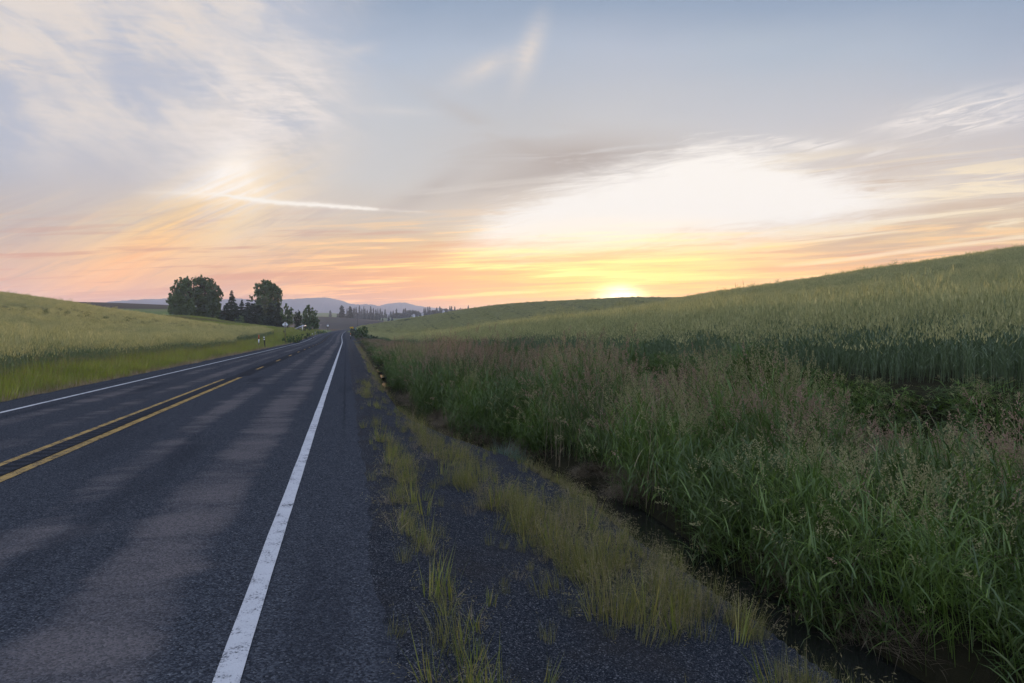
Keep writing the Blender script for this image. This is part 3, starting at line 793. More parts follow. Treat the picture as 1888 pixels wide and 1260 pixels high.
M_WLEAF3 = leaf_mat('dark_wheat_leaf', (.018, .042, .016, 1), (.040, .070, .026, 1), .3, .03, .5)  # dark green variant, used in place of row and tramline gaps
M_WHEAD3 = leaf_mat('dark_wheat_ear', (.050, .080, .032, 1), (.12, .15, .058, 1), .3, .03, .5)

def wheat_clump(seed, n, rad, h, headw, leafw, leaves=2, awns=0, mats=None):
    rng = np.random.default_rng(seed); g = Geo()
    r = rad * np.sqrt(rng.random(n)); a = rng.uniform(0, 6.283, n)
    base = np.stack([r * np.cos(a), r * np.sin(a), np.full(n, -.05)], -1)
    hh = h * np.clip(rng.normal(1, .10, n), .7, 1.2)
    az = rng.uniform(0, 6.283, n)
    top = blades(g, rng, base, az, hh + .05, leafw * .45, rng.uniform(.0, .07, n), rng.uniform(0, .12, n), 0, 2, .6, lambda f: 1.0)
    for k in range(leaves):
        zz = (base + (top - base) * rng.uniform(.3, .8, n)[:, None])
        blades(g, rng, zz, rng.uniform(0, 6.283, n), rng.uniform(.11, .21, n), leafw * rng.uniform(.8, 1.4, n), rng.uniform(.1, .4, n), rng.uniform(.3, 1.7, n), 0, 3)
    d = top - base; d = d / np.linalg.norm(d, axis=1)[:, None] + rng.normal(0, .16, (n, 3)) * [1, 1, .2]
    spikes(g, rng, top - d * .02, d, rng.uniform(.09, .14, n) * max(1.0, headw / .05), headw * rng.uniform(.8, 1.2, n), 1)
    for k in range(awns):
        dd = d + rng.normal(0, .16, (n, 3))
        spikes(g, rng, top + d * .03, dd, rng.uniform(.10, .16, n), headw * .22, 1)
    return g.mesh('wheat_plants', mats or [M_WLEAF, M_WHEAD])

_LIB = {}
def library(name, meshes):
    c = bpy.data.collections.new(name)
    for i, me in enumerate(meshes):
        o = bpy.data.objects.new('%s_plant_%d' % (name, i), me)
        c.objects.link(o)
    return c

def scatter(name, coll, nvar, pts, scale, rng, label, cat, tilt=.08, rot=None, kind='stuff', idx=None, group=None):
    """one object whose plants are instances on its own points"""
    n = len(pts)
    me = bpy.data.meshes.new(name)
    me.vertices.add(n); me.vertices.foreach_set('co', np.asarray(pts, np.float32).reshape(-1))
    rt = np.stack([rng.normal(0, tilt, n), rng.normal(0, tilt, n), rng.uniform(0, 6.283, n)], -1) if rot is None else rot
    a = me.attributes.new('turn', 'FLOAT_VECTOR', 'POINT'); a.data.foreach_set('vector', rt.astype(np.float32).reshape(-1))
    sc = np.asarray(scale, float)
    if sc.ndim == 1: sc = np.repeat(sc[:, None], 3, 1)
    a = me.attributes.new('size', 'FLOAT_VECTOR', 'POINT'); a.data.foreach_set('vector', sc.astype(np.float32).reshape(-1))
    if idx is None: idx = rng.integers(0, nvar, n)
    a = me.attributes.new('pick', 'INT', 'POINT'); a.data.foreach_set('value', idx.astype(np.int32))
    o = bpy.data.objects.new(name, me); COL.objects.link(o)
    nt = bpy.data.node_groups.new(name + '_scatter', 'GeometryNodeTree')
    nt.interface.new_socket('Geometry', in_out='INPUT', socket_type='NodeSocketGeometry')
    nt.interface.new_socket('Geometry', in_out='OUTPUT', socket_type='NodeSocketGeometry')
    gi = nt.nodes.new('NodeGroupInput'); go = nt.nodes.new('NodeGroupOutput')
    ip = nt.nodes.new('GeometryNodeInstanceOnPoints'); ci = nt.nodes.new('GeometryNodeCollectionInfo')
    ci.inputs['Collection'].default_value = coll; ci.inputs['Separate Children'].default_value = True; ci.inputs['Reset Children'].default_value = True
    def na(nm, t):
        x = nt.nodes.new('GeometryNodeInputNamedAttribute'); x.data_type = t; x.inputs['Name'].default_value = nm
        return [s for s in x.outputs if s.enabled and s.name == 'Attribute'][0]
    nt.links.new(gi.outputs[0], ip.inputs['Points']); nt.links.new(ci.outputs[0], ip.inputs['Instance'])
    ip.inputs['Pick Instance'].default_value = True
    nt.links.new(na('pick', 'INT'), ip.inputs['Instance Index'])
    nt.links.new(na('turn', 'FLOAT_VECTOR'), ip.inputs['Rotation'])
    nt.links.new(na('size', 'FLOAT_VECTOR'), ip.inputs['Scale'])
    nt.links.new(ip.outputs[0], go.inputs[0])
    md = o.modifiers.new('scatter', 'NODES'); md.node_group = nt
    tag(o, label, cat, group, kind)
    return o

def ring_points(rng, r0, r1, a0, a1, step):
    """jittered points filling a sector seen from the road, a0..a1 bearings in degrees"""
    x1 = r1 * max(abs(math.sin(R(a0))), abs(math.sin(R(a1)))) + 5
    xs = np.arange(-x1, x1, step); ys = np.arange(-5, r1, step)
    X, Y = np.meshgrid(xs, ys); X = X.ravel(); Y = Y.ravel()
    X = X + rng.uniform(-.5, .5, len(X)) * step; Y = Y + rng.uniform(-.5, .5, len(Y)) * step
    r = np.hypot(X, Y); a = np.degrees(np.arctan2(X, Y))
    k = (r > r0) & (r < r1) & (a > a0) & (a < a1)
    return X[k], Y[k]

def lay(X, Y, dz=0.0): return np.stack([X, Y, H(X, Y) + dz], -1)

def sizes(rng, X, Y, s0, sd, amp=.16, f=.12):
    b = 1 + (fbm(X * f, Y * f, 4) - .5) * 2 * amp
    s = s0 * b * rng.normal(1, sd, len(X)) * np.where(rng.random(len(X)) < .012, 1.3, 1.0)
    return np.stack([s0 * np.ones_like(s), s0 * np.ones_like(s), s], -1)

def build_wheat():
    rng = np.random.default_rng(11)
    near = library('wheat_near', [wheat_clump(100 + i, 25, .30, .80, .021, .0085, 3, 2) for i in range(5)])
    mid = library('wheat_mid', [wheat_clump(200 + i, 30, .42, .80, .036, .024, 2, 1) for i in range(5)] + [wheat_clump(250 + i, 30, .34, .76, .036, .026, 3, 1, [M_WLEAF3, M_WHEAD3]) for i in range(2)])
    far = library('wheat_far', [wheat_clump(300 + i, 44, .85, .80, .11, .09, 1, 1, [M_WLEAF2, M_WHEAD2]) for i in range(4)] + [wheat_clump(350 + i, 44, .70, .74, .10, .09, 2, 1, [M_WLEAF3, M_WHEAD3]) for i in range(2)])
    for lb in (near, mid, far):
        for i, o in enumerate(list(lb.objects)): o.name = lb.name + '_%02d' % i
    A1 = 42.0
    # right: beside the ditch and up the near hill
    X, Y = ring_points(rng, 8, 62, -13, A1 + 4, .30)
    s, t = st_of(X, Y); k = (t > t_field(s) + .15 + (fbm(s * .5, s * 0 + 1) - .5) * 1.0); X, Y = X[k], Y[k]
    s, t = st_of(X, Y); ed = t - t_field(s); sz = sizes(rng, X, Y, 1.0, .11, .12, .25); sz[:, 2] *= np.interp(ed, [0, .5, 2.6], [.58, .74, 1.0]) * np.where(ed < 2.5, rng.uniform(.8, 1.12, len(X)), 1.0)
    k = (ed > .7) | (rng.random(len(X)) < .7); X, Y, sz = X[k], Y[k], sz[k]
    scatter('wheat', near, 5, lay(X, Y), sz, rng, 'green bearded wheat standing along the ditch on the near right slope', 'wheat')
    X, Y = ring_points(rng, 62, 215, -13, A1 + 4, .48)
    s, t = st_of(X, Y); r = np.hypot(X, Y)
    gap = fbm(X * .11 + 3, Y * .35, 3)
    k = (t > t_field(s) + .15 + (fbm(s * .3, s * 0 + 1) - .5) * 1.2) & (r < 215) & (gap > .24); X, Y = X[k], Y[k]
    scatter('wheat', mid, 5, lay(X, Y), sizes(rng, X, Y, 1.0, .11, .16, .10), rng, 'wheat crop covering the near right hill up to its skyline', 'wheat')
    # far hill with tramlines
    X, Y = ring_points(rng, 215, 475, -13.5, 24, 1.0)
    s, t = st_of(X, Y)
    q = (X * .996 + Y * .09) + 5 * np.sin((Y - 300) / 70.0 + X * .01)
    tram = (np.minimum(np.abs((q % 15) - 3), np.abs((q % 15) - 5.6)) < .5) & (rng.random(len(X)) < .6)
    gap = fbm(X * .03 + 3, Y * .11, 4)
    k = (t > t_field(s)) & (gap > .27); dark_lines = (tram & (t > 14))[k]; X, Y = X[k], Y[k]
    pick = np.where(dark_lines, rng.integers(4, 6, len(X)), rng.integers(0, 4, len(X)))
    scatter('wheat', far, 4, lay(X, Y), sizes(rng, X, Y, 1.0, .08, .22, .035), rng, 'wheat on the far rounded hill where the sun goes down', 'wheat', idx=pick)
    # left field
    def in_left(X, Y):
        s, t = st_of(X, Y); r = np.hypot(X, Y)
        px = HX + F * X / Y
        ymax = np.interp(px, [-400, 0, 120, 200, 300, 340, 400, 440, 480, 505, 520, 535], [175, 170, 168, 165, 164, 164, 158, 151, 138, 122, 108, 80])
        w = np.interp(s, [0, 40, 78, 84, 110], [11.2, 11.0, 11.2, 14.5, 13.0])
        return (-t > w + (fbm(s * .4, s * 0 + 7) - .5) * 1.0) & (Y < ymax)
    X, Y = ring_points(rng, 18, 60, -A1 - 4, -15, .40)
    k = in_left(X, Y); X, Y = X[k], Y[k]
    s, t = st_of(X, Y)
    scatter('wheat', near, 5, lay(X, Y), sizes(rng, X, Y, 1.12, .11, .12, .15), rng, 'pale wheat field beside the left verge of the road', 'wheat')
    X, Y = ring_points(rng, 60, 185, -A1 - 4, -15, .48)
    # curved drill rows showing on the slope
    px = HX + F * X / Y
    yc = np.interp(px, [-100, 0, 200, 400, 480], [98, 100, 108, 124, 128])
    lon = np.interp(px, [-100, 0, 200, 400], [-.78, -.75, -.59, -.43])
    q = X - lon * (Y - yc) + .014 * (Y - yc) ** 2
    row = (np.abs((q % 2.1) - 1.05) < .30) & (rng.random(len(X)) < .75)
    band = (np.abs(Y - yc) < 15 * (.5 + fbm(X * .08 + 5, Y * 0 + 1, 2))) & (fbm(X * .07 + 2, Y * .01 + 9, 2) > .44)
    gap = fbm(X * .09 + 8, Y * .25, 3)
    k = in_left(X, Y) & (gap > .25); dark_lines = (row & band)[k]; X, Y = X[k], Y[k]
    pick = np.where(dark_lines, rng.integers(5, 7, len(X)), rng.integers(0, 5, len(X)))
    scatter('wheat', mid, 5, lay(X, Y), sizes(rng, X, Y, 1.0, .11, .16, .08), rng, 'wheat with curved drill rows on the left hillside', 'wheat', idx=pick)

build_wheat()

# ================================================================== reeds and verges
def reed_clump(seed, n, rad, h, panicle, leafmat=0, leafw=.013, dense=6, lean_az=None):
    """leafy cane grass: stems, arching blades up each stem, a branched seed head"""
    rng = np.random.default_rng(seed); g = Geo()
    r = rad * np.sqrt(rng.random(n)); a = rng.uniform(0, 6.283, n)
    base = np.stack([r * np.cos(a), r * np.sin(a), np.full(n, -.06)], -1)
    hh = h * rng.normal(1, .10, n)
    az = rng.uniform(0, 6.283, n) if lean_az is None else rng.normal(lean_az, .8, n)
    lean = rng.uniform(.0, .16, n); curl = np.where(rng.random(n) < .15, rng.uniform(.5, 1.3, n), rng.uniform(.02, .30, n))
    segs = 5
    # stem path, kept for the leaves
    p = base.copy(); path = [p.copy()]
    for k in range(segs):
        th = lean + curl * (k + .5) / segs
        p = p + (hh / segs)[:, None] * np.stack([np.sin(th) * np.cos(az), np.sin(th) * np.sin(az), np.cos(th)], -1); path.append(p.copy())
    path = np.array(path)
    blades(g, rng, base, az, hh, .0055, lean, curl, leafmat, segs, .5, lambda f: 1.0 - .4 * f)
    for k in range(dense):
        f = rng.uniform(.12, .93, n) * segs; i = np.minimum(f.astype(int), segs - 1); u = (f - i)[:, None]
        b = path[i, np.arange(n)] * (1 - u) + path[i + 1, np.arange(n)] * u
        up = (f / segs)
        blades(g, rng, b, rng.uniform(0, 6.283, n), rng.uniform(.20, .40, n) * (h / 1.3) ** .5, leafw * rng.uniform(.7, 1.25, n), rng.uniform(.25, .75, n), rng.uniform(.4, 1.9, n), np.int32(leafmat) if np.isscalar(leafmat) else leafmat, 4, .05)
    if panicle:
        top = path[-1]; d = path[-1] - path[-2]; d /= np.linalg.norm(d, axis=1)[:, None]
        keep = rng.random(n) < (.85 if panicle != 3 else .45); top = top[keep]; d = d[keep]; m = len(top)
        for k in range(22):
            f = k / 21.0
            off = top + d * (f * .20 - .02)
            rr = (1 - f) * .055 + .008
            dd = d * .9 + rng.normal(0, .55, (m, 3))
            tip = off + dd / np.linalg.norm(dd, axis=1)[:, None] * rr * rng.uniform(.4, 1.1, m)[:, None]
            spikes(g, rng, tip, dd, rng.uniform(.018, .036, m), .010, 2 if panicle == 1 else 3)
    return g.mesh('reed_plants', [M_REED, M_REEDT, M_PANP, M_PANG, M_STRAW, M_BLUEG])

def tuft(seed, n, rad, h, w, mat, seedmat=None, seeds=.4, lean=.35, droop=.9):
    rng = np.random.default_rng(seed); g = Geo()
    r = rad * np.sqrt(rng.random(n)); a = rng.uniform(0, 6.283, n)
    base = np.stack([r * np.cos(a), r * np.sin(a), np.full(n, -.03)], -1)
    hh = h * rng.uniform(.5, 1.15, n)
    tip = blades(g, rng, base, a + rng.normal(0, .8, n), hh, w * rng.uniform(.6, 1.3, n), rng.uniform(0, lean, n), rng.uniform(0, droop, n), 0, 4)
    if seedmat is not None:
        k = rng.random(n) < seeds; tp = tip[k]; m = len(tp)
        if m:
            for j in range(5):
                d = np.stack([rng.normal(0, .6, m), rng.normal(0, .6, m), rng.normal(-.35, .5, m)], -1)
                spikes(g, rng, tp - [0, 0, .01 * j] + rng.normal(0, .012, (m, 3)), d, rng.uniform(.018, .04, m), .0045, 1)
    return g.mesh('grass_plants', [mat, seedmat or mat])

def thatch(seed, n, rad, h, mat):
    rng = np.random.default_rng(seed); g = Geo()
    base = np.stack([rng.normal(0, rad * .6, n), rng.normal(0, rad * .6, n), rng.uniform(0, h, n)], -1)
    blades(g, rng, base, rng.normal(2.9, .8, n), rng.uniform(.12, .36, n), .0045, rng.uniform(.9, 1.7, n), rng.uniform(.1, .8, n), 0, 4)
    return g.mesh('thatch_plants', [mat])

def build_verges():
    rng = np.random.default_rng(23)
    pink = [reed_clump(400 + i, 13, .26, 1.22, 1, 0, .013, 7) for i in range(4)]
    pale = [reed_clump(420 + i, 12, .26, 1.22, 2, 1, .013, 7) for i in range(2)]
    leafy = [reed_clump(440 + i, 15, .26, 1.02, 0, 0, .015, 9) for i in range(4)]
    lite = [reed_clump(460 + i, 15, .26, 1.08, 3, 1, .014, 8) for i in range(2)]
    dead = [reed_clump(480 + i, 6, .24, 1.15, 1, 4, .007, 3) for i in range(2)]
    weed = [reed_clump(490 + i, 9, .20, .85, 0, 1, .019, 9) for i in range(2)]
    lib = library('reeds', pink + pale + leafy + lite + dead + weed)      # 0-3 pink, 4-5 pale, 6-9 leafy, 10-11 light green
    lib_names = sorted(o.name for o in lib.objects)
    # collection children are handed out in name order, so name them in the order wanted
    for i, o in enumerate(list(lib.objects)): o.name = 'reed_plant_%02d' % i

    def fill(s0, s1, step):
        ss = np.arange(s0, s1, step); tt = np.arange(1.2, 11, step)
        S, T = np.meshgrid(ss, tt); S = S.ravel() + rng.uniform(-.5, .5, S.size) * step; T = T.ravel() + rng.uniform(-.5, .5, T.size) * step
        return S, T
    S, T = fill(-1, 46, .27)
    td = t_ditch(S); te = t_field(S)
    edge = td + .42 + (fbm(S * .8, S * 0 + 5, 3) - .5) * .7
    k = (T > edge) & (T < te - .15 - (fbm(S * .5, S * 0 + 2) - .5) * 1.0)
    S, T = S[k], T[k]; td, te = td[k], te[k]
    X, Y = xy_of(S, T)
    rel = (T - td) / (te - td)
    n1 = fbm(S * .28 + 4, T * .5, 3); n2 = fbm(S * .5 + 31, T * .6 + 3, 3)
    idx = np.where(n1 > .50, rng.integers(0, 4, len(S)), np.where(n2 > .52, rng.integers(10, 12, len(S)), rng.integers(6, 10, len(S))))
    pp = smoothstep(n1 + np.clip(rel, 0, .6) * .22 + np.interp(S, [3, 7, 12, 20], [-.12, -.03, .03, .10]), .50, .62) * .8
    idx = np.where((rel > .10) & (rng.random(len(S)) < pp), rng.integers(0, 4, len(S)), np.where(rng.random(len(S)) < .72, rng.integers(6, 10, len(S)), rng.integers(10, 12, len(S))))
    idx = np.where((rel < .16) & (rng.random(len(S)) < .8), rng.integers(6, 10, len(S)), idx)
    pl = np.exp(-(((S - 12.2) / 1.6) ** 2 + ((T - 3.9) / .7) ** 2)); idx = np.where(rng.random(len(S)) < pl * 1.1, rng.integers(4, 6, len(S)), idx)
    idx = np.where((rel > .55) & (S < 14) & (rng.random(len(S)) < .3), rng.integers(4, 6, len(S)), idx)
    idx = np.where((rel > .6) & (S < 9) & (rng.random(len(S)) < .4), rng.integers(10, 12, len(S)), idx)
    # the stand grows in separate bushy clumps, each with its own kind, height and dark gap around it
    gs, gt = np.meshgrid(np.arange(-2, 48, 1.55), np.arange(1.5, 9.5, 1.35)); gs = gs.ravel() + rng.uniform(-.6, .6, gs.size); gt = gt.ravel() + rng.uniform(-.55, .55, gt.size)
    gr = rng.uniform(.75, 1.25, gs.size); gh = np.clip(rng.normal(1.0, .20, gs.size), .62, 1.38)
    D = np.hypot(S[:, None] - gs[None], T[:, None] - gt[None]) / gr[None]; ci = D.argmin(1); dd = D[np.arange(len(S)), ci]
    g_rel = (gt - t_ditch(gs)) / (t_field(gs) - t_ditch(gs)); u_ = rng.random(gs.size)
    ppink = np.interp(g_rel, [.0, .15, .3, .7], [.05, .35, .70, .62]) * np.interp(gs, [3, 8, 14], [.55, .85, 1.1])
    kind_ = np.where(u_ < ppink, 0, np.where(u_ < ppink + .14, 1, np.where(u_ < .90, 2, 3)))
    kk = kind_[ci]; own = rng.random(len(S)) < .74
    byk = np.choose(kk, [rng.integers(0, 4, len(S)), rng.integers(4, 6, len(S)), rng.integers(6, 10, len(S)), rng.integers(10, 12, len(S))])
    idx = np.where(own & (rel > .08), byk, idx)
    dome = gh[ci] * np.clip(1.10 - .42 * dd ** 2, .45, 1.1)
    open_ = rng.random(len(S)) < smoothstep(dd, 1.45, .80)
    idx = np.where(rel > .74, rng.integers(6, 12, len(S)), idx)
    rr_ = rng.random(len(S)); idx = np.where(rr_ < .07, rng.integers(12, 14, len(S)), np.where(rr_ > .955, rng.integers(14, 16, len(S)), idx))
    hgt = np.interp(S, [0, 6, 10, 14, 18, 26, 40], [.98, .98, .98, 1.34, 1.36, 1.05, .85]) * np.interp(rel, [0, .08, .25, .5, .66, .76, 1], [.82, 1.08, 1.14, .96, .72, .54, .50])
    hgt = np.where((S > 12.3) & (S < 14.1) & (rel < .5), hgt * .5, hgt)
    hgt = hgt * rng.normal(1, .08, len(S)) * dome
    hgt = np.clip(hgt, .3, 1.48)
    idx = np.where((S < 6.5) & (idx < 4) & (rng.random(len(S)) < .55), rng.integers(6, 12, len(S)), idx)
    sc = np.stack([np.ones_like(hgt), np.ones_like(hgt), hgt], -1)
    thin = (rng.random(len(S)) < np.where(rel > .74, .95, 1.0)) & (open_ | (rel < .1) | (rel > .76))
    k = thin
    tl = np.stack([rng.normal(0, .13, len(S)), rng.normal(-.04, .13, len(S)), rng.uniform(0, 6.283, len(S))], -1)
    scatter('reed_grass', lib, 16, lay(X[k], Y[k]), sc[k], rng, 'tall reed grass with pinkish seed heads on the bank beyond the ditch', 'reed grass', rot=tl[k], idx=idx[k])
    # farther along the ditch
    S, T = fill(46, 140, .5)
    td = t_ditch(S); te = t_field(S)
    k = (T > td + .45 + (fbm(S * .3, S * 0 + 5, 3) - .5) * .9) & (T < te - .4) & (np.abs(S - 149) > 4) & (fbm(S * .12, T * .3, 2) > .30)
    S, T = S[k], T[k]; X, Y = xy_of(S, T)
    idx = np.where(fbm(S * .1 + 9, T * .3, 2) > .44, rng.integers(0, 4, len(S)), rng.integers(6, 12, len(S)))
    hg = rng.uniform(.55, .85, len(S)) * np.interp(S, [46, 70, 140], [1.25, .85, .7])
    scatter('reed_grass', lib, 12, lay(X, Y), np.stack([1.7 + 0 * hg, 1.7 + 0 * hg, hg], -1), rng, 'low brownish reed grass farther along the ditch', 'reed grass', idx=idx)

    # bluish tussock on the ditch lip
    tus = library('tussock', [tuft(500 + i, 260, .16, .55, .008, M_BLUEG, None, 0, .9, 1.2) for i in range(2)])
    X = np.array([-.15, -.05, .12]); Y = np.array([12.9, 12.6, 12.75])
    scatter('tussock', tus, 2, lay(X, Y), np.array([1.1, 1.0, .8]), rng, 'bluish green tussock at the water edge below the reeds', 'tussock')

    # dead thatch hanging over the ditch
    th = library('thatch', [thatch(520 + i, 230, .24, .10, M_DRY) for i in range(3)])
    S = np.concatenate([rng.uniform(2, 30, 260), rng.uniform(16, 20.5, 60)]); T = t_ditch(S) + rng.normal(.50, .13, len(S)); k = fbm(S * .6, T * .3 + 4, 2) > .40
    X, Y = xy_of(S[k], T[k])
    scatter('dead_grass', th, 3, lay(X, Y, .02), rng.uniform(.6, 1.1, k.sum()), rng, 'brown dead grass matted along the far lip of the ditch', 'dead grass', tilt=.25)

    # right verge: yellowing cheatgrass band between the gravel and the ditch
    oliv = [tuft(540 + i, 46, .13, .36, .0042, M_OLIVE, M_SEED, .16, .25, .7) for i in range(4)]
    lime = [tuft(560 + i, 15, .06, .38, .0075, M_LIME, None, 0, .3, .6) for i in range(3)]
    dry = [tuft(580 + i, 30, .12, .30, .0036, M_STRAW, M_SEED, .8, .5, .9) for i in range(2)]
    vl = library('verge', oliv + lime + dry)
    for i, o in enumerate(list(vl.objects)): o.name = 'verge_plant_%02d' % i
    ss = np.arange(1.5, 26, .085); tt = np.arange(.3, 4.2, .085)
    S, T = np.meshgrid(ss, tt); S = S.ravel() + rng.uniform(-.05, .05, S.size); T = T.ravel() + rng.uniform(-.05, .05, T.size)
    td = t_ditch(S)
    lo = np.interp(S, [2, 4, 7, 10, 13, 16], [1.05, 1.12, 1.38, 1.2, 1.15, 1.2]) + (fbm(S * 1.2, S * 0 + 8) - .5) * .5
    hi = np.where(S < 6.2, td - .60, np.interp(S, [6.2, 7.5, 9, 11, 14, 17], [2.85, 2.4, 1.9, 1.6, 1.42, 1.36])) + (fbm(S * 1.4, S * 0 + 18) - .5) * .5
    band = (T > lo) & (T < hi)
    lip = (S > 7) & (S < 10.5) & (T > td - .75) & (T < td - .3)
    dens = np.where(band, np.interp(S, [2, 6, 8, 12, 17, 26], [.31, .29, .21, .17, .11, .03]), 0) * smoothstep(fbm(S * 1.1 + 3, T * 1.6, 3), .34, .60)
    dens = np.where(lip, .45, dens)
    row = np.exp(-((T - .62 - .07 * np.sin(S * .9)) / .11) ** 2) * smoothstep(fbm(S * .8 + 40, S * 0, 3), .34, .56) * np.interp(S, [2, 6, 8, 12, 24, 26], [.52, .40, .42, .40, .25, .05])
    stray = (T < td - .4) * np.where(T > .9, .040, .016)
    pr = rng.random(len(S)); inb = pr < dens; inr = (~inb) & (rng.random(len(S)) < row); ins = (~inb) & (~inr) & (rng.random(len(S)) < stray)
    k = inb | inr | ins
    u = rng.random(len(S))
    idx = np.where(inr, np.where(u < .55, rng.integers(4, 7, len(S)), rng.integers(0, 4, len(S))), np.where(u < .66, rng.integers(0, 4, len(S)), np.where(u < .86, rng.integers(4, 7, len(S)), rng.integers(7, 9, len(S)))))
    sz = np.where(inb, rng.uniform(.5, 1.15, len(S)) * np.interp(td - T, [.5, 1.2], [.45, 1.0]), np.where(inr, rng.uniform(.35, .95, len(S)) * np.interp(S, [8, 14], [1, .7]), rng.uniform(.25, .6, len(S))))
    kb = k & ~inr
    X, Y = xy_of(S[kb], T[kb])
    scatter('verge_grass', vl, 9, lay(X, Y), sz[kb], rng, 'yellowing seeded grass between the gravel shoulder and the ditch', 'verge grass', idx=idx[kb], tilt=.15)
    # dry leaves and short straw matted round the feet of the tufts
    m = (inb | inr) & (rng.random(len(S)) < .38); X, Y = xy_of(S[m] + rng.normal(0, .05, m.sum()), T[m] + rng.normal(0, .05, m.sum()))
    scatter('dry_grass', vl, 9, lay(X, Y), np.stack([.9 + 0 * X, .9 + 0 * X, rng.uniform(.18, .45, len(X))], -1), rng, 'short straw matted between the tufts of the right verge', 'dry grass', idx=rng.integers(7, 9, len(X)), tilt=.3)
    X, Y = xy_of(S[inr], T[inr])
    scatter('verge_grass', vl, 9, lay(X, Y), sz[inr], rng, 'thin line of yellow green tufts growing through the gravel shoulder', 'verge grass', idx=idx[inr], tilt=.15)
    # sparse stuff farther down the shoulder
    S = rng.uniform(20, 140, 900); T = rng.uniform(.5, 1.0, 900) ** .7 * (t_ditch(S) - .3); k = fbm(S * .25, T * .8 + 3, 3) > .52
    X, Y = xy_of(S[k], T[k])
    scatter('dry_grass', vl, 9, lay(X, Y), rng.uniform(.5, 1.0, k.sum()), rng, 'pale dry grass scattered on the shoulder farther down the road', 'dry grass', idx=rng.integers(6, 9, k.sum()), tilt=.2)

    # left verge
    lv = [tuft(600 + i, 70, .30, .62, .011, M_VERGE, M_SEED, .25, .3, .8) for i in range(4)]
    lw = [tuft(620 + i, 60, .28, .40, .009, M_OLIVE, M_SEED, .5, .4, .8) for i in range(2)]
    ls = [tuft(630 + i, 40, .22, .26, .008, M_STRAW, None, 0, 1.0, .9) for i in range(2)]
    ll = library('left_verge', lv + lw + ls)
    for i, o in enumerate(list(ll.objects)): o.name = 'left_plant_%02d' % i
    ss = np.arange(9, 81, .30); tt = np.arange(8.1, 12.6, .26)
    S, T = np.meshgrid(ss, tt); S = S.ravel() + rng.uniform(-.16, .16, S.size); T = T.ravel() + rng.uniform(-.15, .15, T.size)
    e = 8.55 + (fbm(S * .5, S * 0 + 9) - .5) * .7
    k = (T > e) & (T < 11.9)
    S, T, e = S[k], T[k], e[k]; q = T - e
    idx = np.where(q < .38, rng.integers(6, 8, len(S)), np.where((q < .9) & (rng.random(len(S)) < .6), rng.integers(4, 6, len(S)), rng.integers(0, 4, len(S))))
    sz = np.interp(q, [0, .4, .6, 1.2, 2.2], [1.2, 1.1, .8, 1.1, 1.3]) * rng.uniform(.65, 1.2, len(S)) * (.62 + .76 * fbm(S * .7, T * 1.2, 3))
    X, Y = xy_of(S, -T)
    scatter('verge_grass', ll, 8, lay(X, Y), sz, rng, 'lush green grass on the left verge between road and wheat', 'verge grass', idx=idx, tilt=.1)
    # beyond the gravel drive, both tall weeds and straw edging
    ss = np.arange(91, 330, .6); tt = np.arange(8.3, 16, .55)
    S, T = np.meshgrid(ss, tt); S = S.ravel() + rng.uniform(-.3, .3, S.size); T = T.ravel() + rng.uniform(-.28, .28, T.size)
    e = 8.7 + (fbm(S * .2, S * 0 + 9) - .5) * .8; q = T - e
    k = (q > 0) & (rng.random(len(S)) < .8); S, T, q = S[k], T[k], q[k]
    idx = np.where(q < .8, rng.integers(6, 8, len(S)), np.where(rng.random(len(S)) < .4, rng.integers(4, 6, len(S)), rng.integers(0, 4, len(S))))
    X, Y = xy_of(S, -T)
    scatter('verge_grass', ll, 8, lay(X, Y), np.stack([1.8 * np.ones(len(S))] * 2 + [rng.uniform(.6, 1.1, len(S)) * np.interp(q, [0, 1, 3], [.7, 1, 1.3])], -1), rng, 'rough grass and straw along the far left verge past the gravel drive', 'verge grass', idx=idx, tilt=.1)
    # pasture sward below the trees
    X, Y = ring_points(rng, 95, 285, -35, -13, 1.15)
    s, t = st_of(X, Y)
    k = (t < -13); X, Y = X[k], Y[k]
    px = HX + F * X / Y
    ymax = np.interp(px, [200, 300, 340, 400, 440, 480, 505, 520, 535], [165, 164, 164, 158, 151, 138, 122, 108, 60]); k = Y > ymax + 1; X, Y = X[k], Y[k]
    idx = np.where(fbm(X * .05, Y * .08, 3) > .5, rng.integers(0, 4, len(X)), rng.integers(4, 6, len(X)))
    scatter('pasture_grass', ll, 8, lay(X, Y), np.stack([3.4 + 0 * X, 3.4 + 0 * X, rng.uniform(.35, .75, len(X))], -1), rng, 'short pasture grass between the fence posts and the grove', 'grass', idx=idx, tilt=.05)

    # loose stones on the shoulder
    st = []
    for i in range(5):
        r2 = np.random.default_rng(700 + i); g = Geo()
        ph = (1 + 5 ** .5) / 2
        ico = np.array([[-1, ph, 0], [1, ph, 0], [-1, -ph, 0], [1, -ph, 0], [0, -1, ph], [0, 1, ph], [0, -1, -ph], [0, 1, -ph], [ph, 0, -1], [ph, 0, 1], [-ph, 0, -1], [-ph, 0, 1]]) / 1.9
        fc = [[0, 11, 5], [0, 5, 1], [0, 1, 7], [0, 7, 10], [0, 10, 11], [1, 5, 9], [5, 11, 4], [11, 10, 2], [10, 7, 6], [7, 1, 8], [3, 9, 4], [3, 4, 2], [3, 2, 6], [3, 6, 8], [3, 8, 9], [4, 9, 5], [2, 4, 11], [6, 2, 10], [8, 6, 7], [9, 8, 1]]
        g.add(ico * r2.uniform(.6, 1.2, (12, 1)) * r2.uniform(.6, 1.1, (1, 3)), fc)
        mm, nt, out = M_STONE
        st.append(g.mesh('stone', [mm]))
    sl = library('stones', st)
    n = 15000
    S = 2.2 + 16 * rng.random(n) ** 1.7; T = rng.uniform(.06, 3.4, n)
